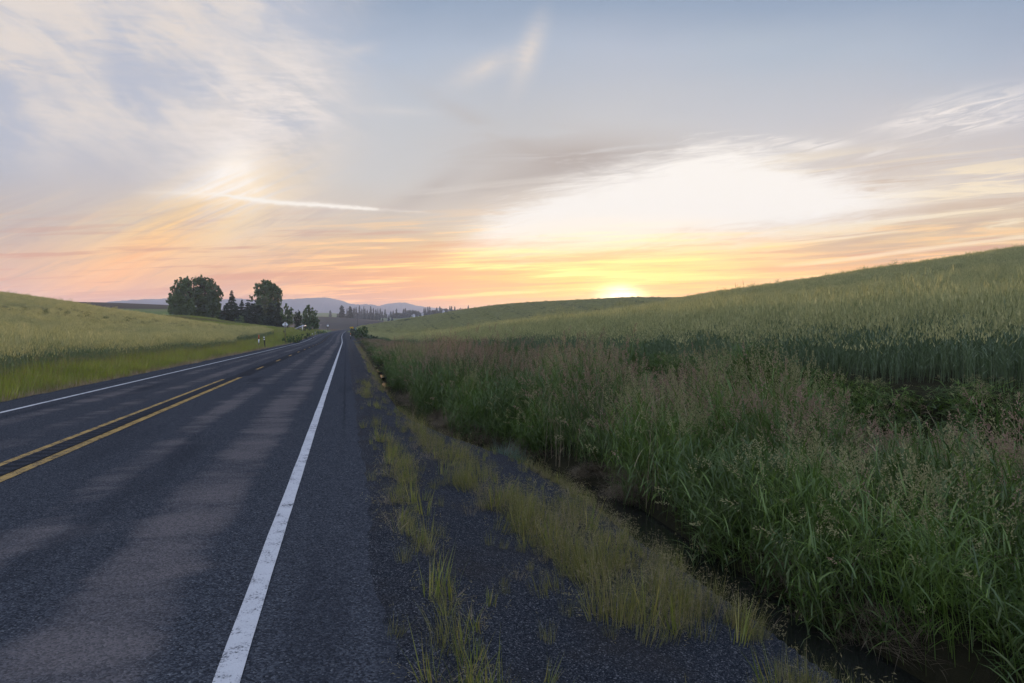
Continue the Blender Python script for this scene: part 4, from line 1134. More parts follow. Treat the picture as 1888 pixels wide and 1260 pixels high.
    k = (T < t_ditch(S) - .35) & (fbm(S * 1.5, T * 2.5 + 5, 2) > .30); S, T = S[k], T[k]
    X, Y = xy_of(S, T)
    scatter('gravel', sl, 5, lay(X, Y, .001), np.clip(rng.lognormal(-5.35, .42, len(S)), .0025, .016), rng, 'loose dark gravel covering the right shoulder', 'gravel', tilt=1.5)

_m, _nt, _out = new_mat('gravel_stone')
_b = _nt.nodes.new('ShaderNodeBsdfPrincipled'); _oi = _nt.nodes.new('ShaderNodeObjectInfo')
link(_nt, ramp(_nt, E(_nt, _oi.outputs['Random']), [(0, (.009, .011, .016, 1)), (.6, (.022, .027, .036, 1)), (.94, (.042, .047, .056, 1)), (1, (.11, .115, .125, 1))]), _b.inputs['Base Color'])
_b.inputs['Roughness'].default_value = .75; _nt.links.new(_b.outputs[0], _out.inputs[0])
M_STONE = (_m, _nt, _out)
build_verges()
# ================================================================== trees
M_BARK = principled('bark', (.050, .044, .038, 1), .9, .1, .3, 2.0, .5, 6.0)
M_COTTON = leaf_mat('cottonwood_leaf', (.044, .092, .030, 1), (.130, .195, .060, 1), .26, .05, .5)
M_SPRUCE = leaf_mat('spruce_needle', (.016, .030, .018, 1), (.036, .060, .034, 1), .10, .03, .6)
M_PINE = leaf_mat('pine_needle', (.014, .026, .016, 1), (.030, .048, .026, 1), .10, .03, .6)
M_WILLOW = leaf_mat('willow_leaf', (.085, .105, .060, 1), (.14, .165, .09, 1), .25, .04, .5)
M_YOUNG = leaf_mat('young_leaf', (.045, .095, .026, 1), (.105, .155, .046, 1), .28, .05, .5)
M_SHRUB = leaf_mat('shrub_leaf', (.036, .078, .016, 1), (.085, .145, .028, 1), .25, .05, .5)
M_HAZELEAF = leaf_mat('grove_leaf', (.026, .046, .022, 1), (.055, .080, .036, 1), .2, .03, .6)

def leaf_cards(g, rng, c, size, mat=0, up=.0):
    """small leaf sprays, each a bent four-cornered card at a random angle"""
    n = len(c)
    a = rng.normal(0, 1, (n, 3)); a[:, 2] *= .7; a /= np.linalg.norm(a, axis=1)[:, None]
    b = np.cross(a, rng.normal(0, 1, (n, 3))); b /= np.linalg.norm(b, axis=1)[:, None] + 1e-9
    s = (size * rng.uniform(.55, 1.35, n))[:, None]
    nn = np.cross(a, b)
    v = np.stack([c - a * s * .55, c + b * s * .34 + nn * s * .1, c + a * s * .55, c - b * s * .34 + nn * s * .1], 1).reshape(-1, 3)
    g.add(v, (np.arange(n) * 4)[:, None] + np.array([[0, 1, 2, 3]]), mat)

def crown_points(rng, blobs, per, sub=.34):
    """points gathered into clumps that fill the blobs, thinner towards their inside"""
    out = []
    for (x, y, z, rx, ry, rz) in blobs:
        nc = max(8, int(11 * (rx * rz) ** .66)); rx, ry, rz = rx * 1.1, ry * 1.1, rz * 1.1
        d = rng.normal(0, 1, (nc, 3)); d /= np.linalg.norm(d, axis=1)[:, None]
        rad = rng.uniform(.30, 1.12, nc) ** .55
        cc = d * rad[:, None] * [rx, ry, rz] + [x, y, z]
        cs = rng.uniform(.45, 1.15, nc) * sub * min(rx, rz)
        m = int(per * rx * rz)
        w = cs ** 2; ch = rng.choice(nc, m, p=w / w.sum())
        q = rng.normal(0, 1, (m, 3)) * .5
        out.append(cc[ch] + q * cs[ch][:, None] * [.85, .85, 1.35])
    return np.concatenate(out)

def broadleaf(name, loc, blobs, label, cat='tree', group=None, leaf=.42, per=80, mat=None, seed=1, trunk_r=.3, sub=.34, forks=None):
    """tapered trunk with limbs running out into each mass of the crown"""
    rng = np.random.default_rng(seed)
    root = empty(name, loc); tag(root, label, cat, group)
    g = Geo(); leaf_cards(g, rng, crown_points(rng, blobs, per, sub), leaf)
    g.build('crown', mat or M_COTTON, root)
    t = Geo()
    h = max(b[2] for b in blobs)
    fk = h * .22
    t.tube([(0, 0, -.4), (.05, 0, fk * .5), (0, .03, fk)], [trunk_r * 1.25, trunk_r, trunk_r * .8], 8)
    for (x, y, z, rx, ry, rz) in blobs:
        m1 = (x * .35 + rng.normal(0, .2), y * .35, fk + (z - fk) * .45)
        t.tube([(0, .03, fk * .9), m1, (x, y, z), (x + rng.normal(0, .3) * rx, y, z + rz * .6)], [trunk_r * .6, trunk_r * .42, trunk_r * .22, trunk_r * .07], 6)
        for k in range(3):
            a = rng.uniform(0, 6.28); e = (x + math.cos(a) * rx * .75, y + math.sin(a) * ry * .75, z + rng.uniform(-.1, .6) * rz)
            t.tube([m1, ((m1[0] + e[0]) / 2, (m1[1] + e[1]) / 2, (m1[2] + e[2]) / 2 + .1 * rz), e], [trunk_r * .25, trunk_r * .15, trunk_r * .05], 5)
    t.build('trunk', M_BARK, root)
    return root

def conifer_mesh(seed, h, r, base=.06, leaf=.4, dens=1.0, gap=.0, mat=None, round_top=False, power=1.0, droop=.25):
    rng = np.random.default_rng(seed); g = Geo(); pts = []
    nt_ = int(h / .55)
    for i in range(nt_):
        f = base + (1 - base) * (i + rng.uniform(0, .6)) / nt_
        if rng.random() < gap: continue
        rr = r * ((1 - f) ** power) * rng.uniform(.72, 1.12) + .12
        if round_top: rr = r * math.sqrt(max(.02, 1 - f ** 2.4)) * rng.uniform(.7, 1.1)
        nb = max(5, int(6 + rr * 3.0))
        for k in range(nb):
            a = rng.uniform(0, 6.283); L = rr * rng.uniform(.7, 1.1)
            m = max(5, int(L * 13 * dens))
            u = rng.random(m) ** .7
            x = np.cos(a) * L * u; y = np.sin(a) * L * u
            z = f * h - droop * L * u ** 1.4 + rng.normal(0, .10, m)
            pts.append(np.stack([x + rng.normal(0, .13, m) * (1 - .5 * u), y + rng.normal(0, .13, m), z], -1))
    leaf_cards(g, rng, np.concatenate(pts), leaf)
    return g.mesh('needles', [mat or M_SPRUCE])

def trunk_mesh(h, r):
    t = Geo(); t.tube([(0, 0, -.5), (0, 0, h * .3), (.05, 0, h * .7), (0, 0, h * .96)], [r * 1.2, r, r * .55, r * .1], 7)
    return t.mesh('stem', [M_BARK])

def plant(name, loc, crown, stem, label, cat='tree', group=None, s=1.0, rz=0.0, sz=None, crown_name='crown'):
    root = empty(name, loc, rz); root.scale = (s, s, sz or s)
    tag(root, label, cat, group)
    for nm, me in ((crown_name, crown), ('trunk', stem)):
        o = bpy.data.objects.new(nm, me); COL.objects.link(o); o.parent = root
    return root

def px_blobs(x0, y0, Y, lst, depth=.8):
    """crown masses given by their outline seen from the road: centre and half sizes, in metres from the tree's foot"""
    k = Y / F
    return [((x - x0) * k, dz * k, (y0 - y) * k, rx * k, rx * k * depth, ry * k) for (x, y, rx, ry, dz) in lst]

def build_grove():
    # --- twin cottonwoods at the left end
    Y = 256; X, Yv, z = ground_at(352, Y); z0 = EYE + (HY - 583) * Y / F
    z = min(z, z0) 
    b = px_blobs(352, 583, Y, [(336, 530, 12, 14, 0), (348, 528, 9, 11, -4), (326, 541, 9, 12, 4), (318, 549, 7, 9, -2), (330, 556, 13, 13, -6), (344, 548, 14, 15, 2), (320, 564, 9, 8, 3), (335, 571, 12, 8, 0), (349, 566, 10, 13, -3), (327, 577, 9, 5, 0), (340, 517, 5, 5, 0), (352, 517, 5, 5, 2), (320, 530, 3, 5, 0), (313, 545, 3, 4, 0), (345, 579, 9, 5, -3), (316, 533, 3, 4, 1), (325, 519, 3, 5, 0), (333, 514, 3, 4, 0), (345, 513, 4, 4, 1), (357, 521, 3, 4, 0), (311, 556, 3, 4, 0), (336, 577, 16, 6, 2), (318, 572, 8, 6, 0), (330, 568, 12, 10, -4), (348, 575, 12, 8, 3), (340, 560, 14, 12, 4)])
    broadleaf('cottonwood_tree', (X, Yv, z), b, 'broad dark cottonwood at the left end of the grove, its left crown half', 'tree', None, .52, 230, M_COTTON, 31, .38, sub=.30)
    Y = 262; X, Yv, z = ground_at(375, Y)
    b = px_blobs(375, 585, Y, [(370, 526, 11, 13, 0), (381, 528, 11, 14, 3), (391, 535, 10, 13, -2), (398, 546, 8, 12, 0), (375, 548, 14, 15, -4), (388, 556, 13, 13, 3), (365, 562, 11, 14, -2), (380, 572, 14, 11, 0), (398, 563, 9, 8, 2), (402, 575, 7, 9, -2), (367, 515, 4, 5, 0), (377, 515, 4, 5, 0), (383, 519, 4, 6, 0), (390, 522, 3, 5, 0), (406, 536, 4, 6, 1), (408, 551, 3, 4, 0), (361, 541, 9, 11, -6), (404, 540, 4, 5, 0), (366, 512, 3, 4, 0), (372, 511, 3, 5, 0), (387, 516, 3, 4, 0), (397, 524, 3, 4, 0), (402, 530, 3, 4, 0), (409, 542, 3, 3, 0), (382, 581, 18, 6, 2), (368, 575, 10, 8, -3), (392, 569, 12, 11, -3), (400, 583, 9, 6, 0), (385, 562, 15, 12, 4)])
    broadleaf('cottonwood_tree', (X, Yv, z), b, 'tall dark cottonwood joined to the left one, just left of the pointed spruce', 'tree', None, .52, 230, M_COTTON, 32, .4, sub=.30)
    # --- conifers between the two big trees
    def spruce(px, top, Y, wpx, seed, label, mat=M_SPRUCE, **kw):
        X, Yv, z = ground_at(px, Y); wpx *= 1.15
        ht = EYE + (HY - top) * Y / F - z; r = wpx * .5 * Y / F
        root = plant('spruce_tree', (X, Yv, z), conifer_mesh(seed, ht, r, mat=mat, **kw), trunk_mesh(ht, .22), label, 'tree')
        return root
    spruce(427, 535, 250, 30, 41, 'pointed spruce with open tiers standing between the two big cottonwoods', gap=.06, dens=1.0, power=.8, leaf=.5)
    spruce(417, 559, 246, 26, 42, 'short bushy dark spruce at the left foot of the pointed spruce', dens=1.3, power=.6, leaf=.5)
    spruce(435, 560, 243, 24, 43, 'dense dark spruce at the right foot of the pointed spruce', dens=1.3, power=.6, leaf=.5)
    spruce(446, 553, 247, 24, 44, 'medium spruce with a loose top right of the pointed spruce', gap=.12, dens=1.1, power=.7, leaf=.45)
    spruce(457, 549, 252, 24, 45, 'slim spruce touching the left side of the tall right cottonwood', gap=.15, dens=1.0, power=.75, leaf=.45)
    spruce(466, 559, 244, 30, 46, 'wide dark spruce in front of the tall right cottonwood, left side', dens=1.4, power=.5, leaf=.55)
    # --- tall right cottonwood
    Y = 258; X, Yv, z = ground_at(494, Y)
    b = px_blobs(494, 600, Y, [(481, 533, 10, 11, 0), (491, 530, 10, 12, 3), (502, 532, 9, 12, -2), (510, 541, 8, 11, 0), (486, 547, 13, 13, -3), (500, 550, 14, 14, 3), (513, 554, 6, 9, 0), (492, 566, 15, 14, 0), (505, 573, 13, 12, 2), (478, 563, 9, 12, 3), (485, 521, 3, 5, 0), (493, 524, 4, 6, 0), (499, 524, 3, 5, 0), (505, 528, 3, 5, 0), (509, 529, 3, 4, 0), (472, 529, 4, 6, 0), (515, 537, 3, 5, 0), (517, 548, 3, 4, 0), (463, 549, 3, 6, 0), (474, 540, 5, 6, 0), (496, 588, 16, 10, 0)])
    broadleaf('cottonwood_tree', (X, Yv, z), b, 'tall rounded cottonwood rising above the right half of the grove', 'tree', None, .52, 230, M_COTTON, 33, .42, sub=.30)
    # --- in front of it
    Y = 246; X, Yv, z = ground_at(488, Y)
    broadleaf('willow_tree', (X, Yv, z), px_blobs(488, 598, Y, [(489, 551, 6, 7, 0), (486, 563, 7, 9, 2), (491, 571, 7, 8, -1), (484, 575, 6, 8, 0)]), 'pale grey green willow in front of the tall right cottonwood', 'tree', None, .42, 110, M_WILLOW, 34, .16)
    spruce(478, 562, 242, 28, 47, 'dark spruce below the pale willow', dens=1.3, power=.5, leaf=.55)
    spruce(499, 558, 241, 30, 48, 'broad dark spruce at the middle of the grove front', dens=1.4, power=.5, leaf=.55)
    spruce(512, 556, 238, 28, 49, 'broad dark spruce closing the grove on the side of the diamond sign', dens=1.4, power=.5, leaf=.55)
    spruce(487, 578, 236, 30, 50, 'low dark spruce filling the foot of the grove', dens=1.4, power=.45, leaf=.5)
    spruce(455, 572, 238, 32, 51, 'low spreading spruce behind the light green shrub', dens=1.4, power=.5, leaf=.5)
    # --- light shrub at the grove foot
    Y = 228; X, Yv, z = ground_at(442, Y)
    broadleaf('shrub', (X, Yv, z - .1), px_blobs(442, 596, Y, [(438, 590, 4, 4, 0), (444, 586, 4, 5, 0), (447, 591, 4, 4, 1), (441, 593, 7, 3, 0)]), 'small light green shrub at the foot of the dark grove', 'shrub', None, .34, 160, M_YOUNG, 35, .07)
    Y = 232; X, Yv, z = ground_at(479, Y)
    broadleaf('shrub', (X, Yv, z - .1), px_blobs(479, 600, Y, [(478, 590, 4, 5, 0), (481, 594, 4, 4, 0)]), 'dull green shrub against the dark spruces', 'shrub', None, .34, 140, M_HAZELEAF, 36, .07)
    # --- smaller trees by the road
    Y = 232; X, Yv, z = ground_at(530, Y)
    broadleaf('young_tree', (X, Yv, z), px_blobs(530, 608, Y, [(528, 571, 4, 7, 0), (527, 582, 7, 9, 0), (534, 580, 5, 9, 1), (531, 594, 8, 10, -1), (524, 592, 4, 8, 0), (538, 573, 2, 4, 0)]), 'slender green tree right behind the diamond sign', 'tree', None, .42, 300, M_YOUNG, 37, .15)
    Y = 262; X, Yv, z = ground_at(549, Y)
    broadleaf('young_tree', (X, Yv, z), px_blobs(549, 606, Y, [(548, 577, 4, 6, 0), (546, 588, 5, 9, 0), (552, 590, 5, 9, 0), (549, 599, 6, 6, 0)]), 'greyish narrow tree behind the white roofed shed', 'tree', None, .42, 300, M_HAZELEAF, 38, .15)
    Y = 240; X, Yv, z = ground_at(570, Y)
    broadleaf('young_tree', (X, Yv, z), px_blobs(570, 609, Y, [(569, 565, 4, 6, 0), (565, 575, 6, 8, 1), (574, 573, 5, 7, 0), (567, 588, 10, 11, 0), (579, 586, 7, 11, 0), (574, 599, 12, 8, -1), (583, 596, 5, 10, 0), (562, 597, 6, 9, 0), (582, 574, 3, 5, 0)]), 'full green tree beside the road, right of the white roofed shed', 'tree', None, .44, 300, M_YOUNG, 39, .22)

build_grove()

def build_shrubs():
    specs = [
        (667, 168, [(667, 621, 9, 8, 0), (661, 624, 7, 6, 0), (674, 621, 6, 8, 0), (670, 617, 6, 6, 0), (665, 628, 9, 4, 0)], 633, 'round dark green bush on the right edge of the road', M_SHRUB, 61, .28),
        (655, 205, [(653, 615, 6, 6, 0), (648, 613, 4, 5, 0), (657, 616, 5, 6, 0), (652, 620, 7, 4, 0)], 623, 'loose grey green bush below the yellow arrow signs', M_HAZELEAF, 62, .30),
        (689, 150, [(684, 627, 7, 4, 0), (693, 627, 7, 4, 0), (689, 630, 9, 3, 0)], 633, 'low dark bush between the round bush and the wheat', M_HAZELEAF, 63, .26),
        (535, 112, [(522, 627, 6, 5, 0), (530, 622, 7, 7, 0), (538, 619, 7, 8, 0), (546, 622, 7, 7, 0), (535, 628, 13, 5, 0), (551, 625, 5, 5, 0)], 632, 'leafy weeds clump at the foot of the diamond sign', M_SHRUB, 64, .22),
        (562, 150, [(555, 620, 6, 4, 0), (563, 619, 6, 4, 0), (570, 617, 5, 4, 0)], 624, 'low brownish bush between the weeds and the far tree', M_HAZELEAF, 65, .24),
        (590, 235, [(583, 611, 6, 3, 0), (592, 611, 6, 3, 0), (598, 611, 4, 3, 0)], 614, 'low green hedge clump beside the road past the full green tree', M_SHRUB, 66, .3),
        (462, 82, [(455, 640, 6, 3, 0), (465, 640, 7, 3, 0), (473, 641, 4, 3, 0)], 643, 'reddish brown dock clump beside the gravel drive', M_DRY, 67, .14),
    ]
    for px, Y, bl, yb, label, mat, seed, lf in specs:
        X, Yv, z = ground_at(px, Y)
        b = px_blobs(px, yb, Y, bl)
        b = [(x, y, max(c, rz * .6), rx, ry, rz) for (x, y, c, rx, ry, rz) in b]
        broadleaf('bush', (X, Yv, z), b, label, 'bush', None, lf, 220, mat, seed, .05)

build_shrubs()

def build_far_trees():
    rng = np.random.default_rng(77)
    pines = [conifer_mesh(801 + i, 12.0, 2.7, base=.03, leaf=.75, dens=.7, mat=M_PINE, power=[.62, .5, .75][i]) for i in range(3)]
    stem = trunk_mesh(12.0, .25)
    def fix(px, top, Y, wpx, base):
        X = (px - HX) / F * Y; z = EYE + (HY - base) * Y / F
        zg = float(H(np.array([X]), np.array([Y]))[0])
        ht = (base - top) * Y / F
        return X, z, zg, ht
    # two big pines on the ploughed hill
    for px, top, base, w, k, lab in ((630.5, 563.2, 583.5, 13, 1, 'large dark pine on the ploughed hill, the left one of the closest pair'), (645.8, 565, 585.5, 12, 0, 'large dark pine on the ploughed hill, right of its twin')):
        Y = 815; X = (px - HX) / F * Y; zg = float(H(np.array([X]), np.array([Y]))[0]); ht = EYE + (HY - top) * Y / F - zg
        o = plant('pine_tree', (X, Y, zg), pines[k], stem, lab, 'tree', None, 1.0, rng.uniform(0, 6), ht / 12.0)
        s = w * .62 * Y / F / 2.7; o.scale = (s, s, ht / 12.0)
    # hazy stand behind the ploughed hill
    stand = [(609, 572, 7), (622, 578, 4), (640, 569, 6), (652, 568, 5), (654.5, 566, 4), (657.5, 566, 4), (662.6, 563.5, 6), (667, 569, 5), (670.8, 565, 5), (673, 569, 5), (677, 571, 5), (683.3, 564.8, 7), (688.5, 568, 5), (693, 570.5, 5), (696.7, 569, 5), (701, 569, 5), (704.5, 574, 5), (710, 570, 6),
             (648, 576, 6), (660, 577, 7), (666, 578, 6), (675, 578, 7), (686, 577, 7), (699, 578, 7), (720.5, 574, 5), (731, 569.5, 5), (725, 573, 6), (744, 569.5, 5), (747.4, 568.3, 5), (782, 567, 4.5), (785, 567, 4), (789, 565.5, 4.5), (792.4, 565, 5), (805, 567, 6), (811, 565, 5), (829.5, 564, 4.5), (832.5, 564.5, 5), (838.5, 565.5, 4.5), (863.5, 563, 5)]
    for i, (px, top, w) in enumerate(stand):
        Y = rng.uniform(1120, 1250); X = (px - HX) / F * Y; zg = float(H(np.array([X]), np.array([Y]))[0])
        ht = EYE + (HY - top) * Y / F - zg
        o = plant('pine_tree', (X, Y, zg), pines[i % 3], stem, 'hazy blue pine in the distant stand between the ploughed hill and the mountains', 'tree', 'hazy pines of the distant stand', 1.0, rng.uniform(0, 6))
        s = w * .62 * Y / F / 2.7; o.scale = (s, s, ht / 12.0)
    # nearer dark row in front of the stand
    row = [(672, 577, 6), (679.5, 577, 6), (686.5, 579, 5), (694, 577, 6), (716.5, 581, 5), (723, 583, 5), (700, 583, 4), (705.5, 585, 4)]
    for i, (px, top, w) in enumerate(row):
        Y = 900 + 10 * i; X = (px - HX) / F * Y; zg = float(H(np.array([X]), np.array([Y]))[0])
        ht = EYE + (HY - top) * Y / F - zg
        o = plant('pine_tree', (X, Y, zg), pines[(i + 1) % 3], stem, 'small dark pine in the row just beyond the ploughed hill', 'tree', 'small dark pines beyond the ploughed hill', 1.0, rng.uniform(0, 6))
        s = w * .62 * Y / F / 2.7; o.scale = (s, s, max(ht, 3) / 12.0)
    # round crowned trees round the far farmstead
    dec = []
    for i in range(3):
        r2 = np.random.default_rng(840 + i); g = Geo()
        bl = [(r2.normal(0, 1.2), r2.normal(0, 1.2), r2.uniform(3.0, 7.2), r2.uniform(1.8, 2.8), 2.2, r2.uniform(1.6, 2.6)) for k in range(7)]
        leaf_cards(g, r2, crown_points(r2, bl, 60), .75); dec.append(g.mesh('leaves', [M_HAZELEAF]))
    st2 = trunk_mesh(5.5, .28)
    spots = [(715, 579, 9), (727, 579, 10), (737, 576, 9), (755.5, 571, 9), (760.5, 573, 7), (767, 572, 8), (751, 578, 10), (741, 582, 12), (733, 584, 12), (746, 584, 9), (777, 577, 9), (797, 573, 9), (803, 571, 8), (816, 569, 8), (822, 568.5, 7), (825, 573, 10), (846, 569, 9), (854, 569.5, 6), (878, 569, 6), (786, 577, 10), (795, 579, 10), (810, 574, 11), (836, 571, 9), (769, 580, 9), (775, 583, 8)]
    for i, (px, top, w) in enumerate(spots):
        Y = rng.uniform(1080, 1180); X = (px - HX) / F * Y; zg = float(H(np.array([X]), np.array([Y]))[0])
        ht = max(EYE + (HY - top) * Y / F - zg, 4.0)
        o = plant('round_tree', (X, Y, zg), dec[i % 3], st2, 'hazy round leafy tree around the distant farm houses', 'tree', 'hazy leafy trees around the distant farm', 1.0, rng.uniform(0, 6))
        s = w * .6 * Y / F / 3.0; o.scale = (s, s, ht / 9.3)

build_far_trees()
# ================================================================== roadside things
M_WOOD = principled('weathered_post', (.105, .085, .060, 1), .85, .15, .3, 3.0, .4, 12.0)
M_DARKWOOD = principled('dark_post', (.030, .027, .026, 1), .85, .15, .3, 3.0)
M_METALBACK = principled('sign_back', (.70, .75, .76, 1), .5, .4, .05, 1.5, metal=.0)
M_YEL = principled('sign_yellow', (.75, .47, .010, 1), .45, .4, .05, 2.0)
M_BLK = principled('sign_black', (.012, .012, .012, 1), .5, .3, .1)
M_WHT = principled('sign_white', (.72, .74, .76, 1), .5, .4, .05, 2.0)
M_RED = principled('marker_red', (.40, .065, .030, 1), .55, .3, .08, 4.0)
M_ORG = principled('marker_orange', (.55, .20, .03, 1), .55, .3, .08, 4.0)
M_GREENS = principled('sign_green', (.02, .28, .19, 1), .5, .4, .05)
M_ROOF = principled('white_roof', (.55, .58, .66, 1), .5, .3, .10, 1.2)
M_STEEL = principled('grey_steel', (.22, .23, .24, 1), .5, .5, .12, 2.0, metal=.5)
M_POLE = principled('pole_wood', (.055, .050, .050, 1), .9, .1, .25, 1.0)
M_HOUSEW = principled('house_wall', (.48, .49, .52, 1), .8, .2, .08, .4)
M_HOUSER = principled('house_roof', (.13, .13, .15, 1), .85, .2, .2, .6)
M_WIN = principled('house_window', (.03, .035, .045, 1), .2, .5, .1)

HEAD = math.atan2(-RS, RC)      # road heading: angle of the road direction from +Y
RZ = math.atan2(RS, RC)         # turn that makes an object's +Y follow the road

def poly_prism(g, pts, y0, y1, mat=0):
    """flat outline (x, z) given thickness from y0 to y1"""
    n = len(pts)
    v = [(x, y0, z) for x, z in pts] + [(x, y1, z) for x, z in pts]
    f4 = [[i, (i + 1) % n, n + (i + 1) % n, n + i] for i in range(n)]
    o = g.n
    g.add(v, f4, mat)
    tri = [[o, o + i + 1, o + i] for i in range(1, n - 1)] + [[o + n, o + n + i, o + n + i + 1] for i in range(1, n - 1)]
    g.f.append(np.array(tri)); g.m.append(np.full(len(tri), mat, dtype=np.int32))

def diamond(s):
    h = s / math.sqrt(2); r = .07 * s
    return [(0 + r, h - r), (h - r, r), (h - r, -r), (r, -h + r), (-r, -h + r), (-h + r, -r), (-h + r, r), (-r, h - r)]

def diamond_sign_back():
    X, Y, z = ground_at(525.8, 106)
    zt = EYE + (HY - 599) * Y / F
    root = empty('road_sign', (X, Y, z), RZ); tag(root, 'diamond road sign seen from its grey back on a wooden post', 'road sign')
    g = Geo(); g.box((0, 0, (zt - z + .5) / 2 - .2), (.10, .10, zt - z + .9)); g.build('post', M_WOOD, root)
    g = Geo(); poly_prism(g, [(a, b + zt - z) for a, b in diamond(.66)], .052, .058); p = g.build('panel', M_METALBACK, root)
    for dz in (-.2, .2):
        g = Geo(); g.box((0, .045, zt - z + dz), (.5, .012, .04)); g.build('bracket', M_STEEL, root)

def arrow_sign(px, Y, cy, size, label, flip):
    X, Yv, z = ground_at(px, Y); zc = EYE + (HY - cy) * Y / F
    root = empty('road_sign', (X, Yv, z), RZ); tag(root, label, 'road sign')
    h = zc - z
    g = Geo(); g.box((0, .05, h / 2 - .1), (.09, .09, h + .7)); g.build('post', M_DARKWOOD, root)
    g = Geo(); poly_prism(g, [(a, b + h) for a, b in diamond(size)], -.012, .0); p = g.build('panel', M_YEL, root)
    g = Geo(); poly_prism(g, [(a * .93, b * .93 + h) for a, b in diamond(size)], -.015, -.012, 0)
    for a in (0,): pass
    # border, then the winding arrow as raised black strokes
    g = Geo()
    d = diamond(size * .9); n = len(d)
    for i in range(n):
        a, b = d[i], d[(i + 1) % n]
        m = ((a[0] + b[0]) / 2, -.016, (a[1] + b[1]) / 2 + h); L = math.hypot(b[0] - a[0], b[1] - a[1])
        g.box(m, (L, .006, .02), 0, 0, 0, -math.atan2(b[1] - a[1], b[0] - a[0]))
    g.build('border', M_BLK, p)
    g = Geo(); k = -1 if flip else 1; u = size * .1
    path = [(-1.3 * k, -3), (-1.3 * k, -.9), (1.2 * k, .5), (1.2 * k, 1.6)]
    for a, b in zip(path[:-1], path[1:]):
        m = ((a[0] + b[0]) / 2 * u, -.020, (a[1] + b[1]) / 2 * u + h); L = math.hypot(b[0] - a[0], b[1] - a[1]) * u + u * .8
        g.box(m, (L, .006, u * 1.0), 0, 0, 0, -math.atan2(b[1] - a[1], b[0] - a[0]))
    poly_prism(g, [((1.2 * k) * u, 3.4 * u + h), ((1.2 * k + 1.4) * u, 1.6 * u + h), ((1.2 * k - 1.4) * u, 1.6 * u + h)], -.024, -.017)
    g.build('arrow', M_BLK, p)
    return root

def marker(px, Y, y0, y1, w, bands, label, cat='marker post', lean=0.0, name='marker_post'):
    """post carrying bands; y0/y1 are where its top and foot are seen"""
    X, Yv, z = ground_at(px, Y)
    zt = EYE + (HY - y0) * Y / F; h = zt - z
    root = empty(name, (X, Yv, z), RZ); root.rotation_euler = (0, lean, RZ); tag(root, label, cat)
    prev = -.3; parts = []
    for f, m, nm in bands:
        top = h * f
        g = Geo(); g.tube([(0, 0, prev), (0, 0, top)], [w / 2, w / 2], 10, 0)
        g.build(nm, m, root); prev = top
    return root

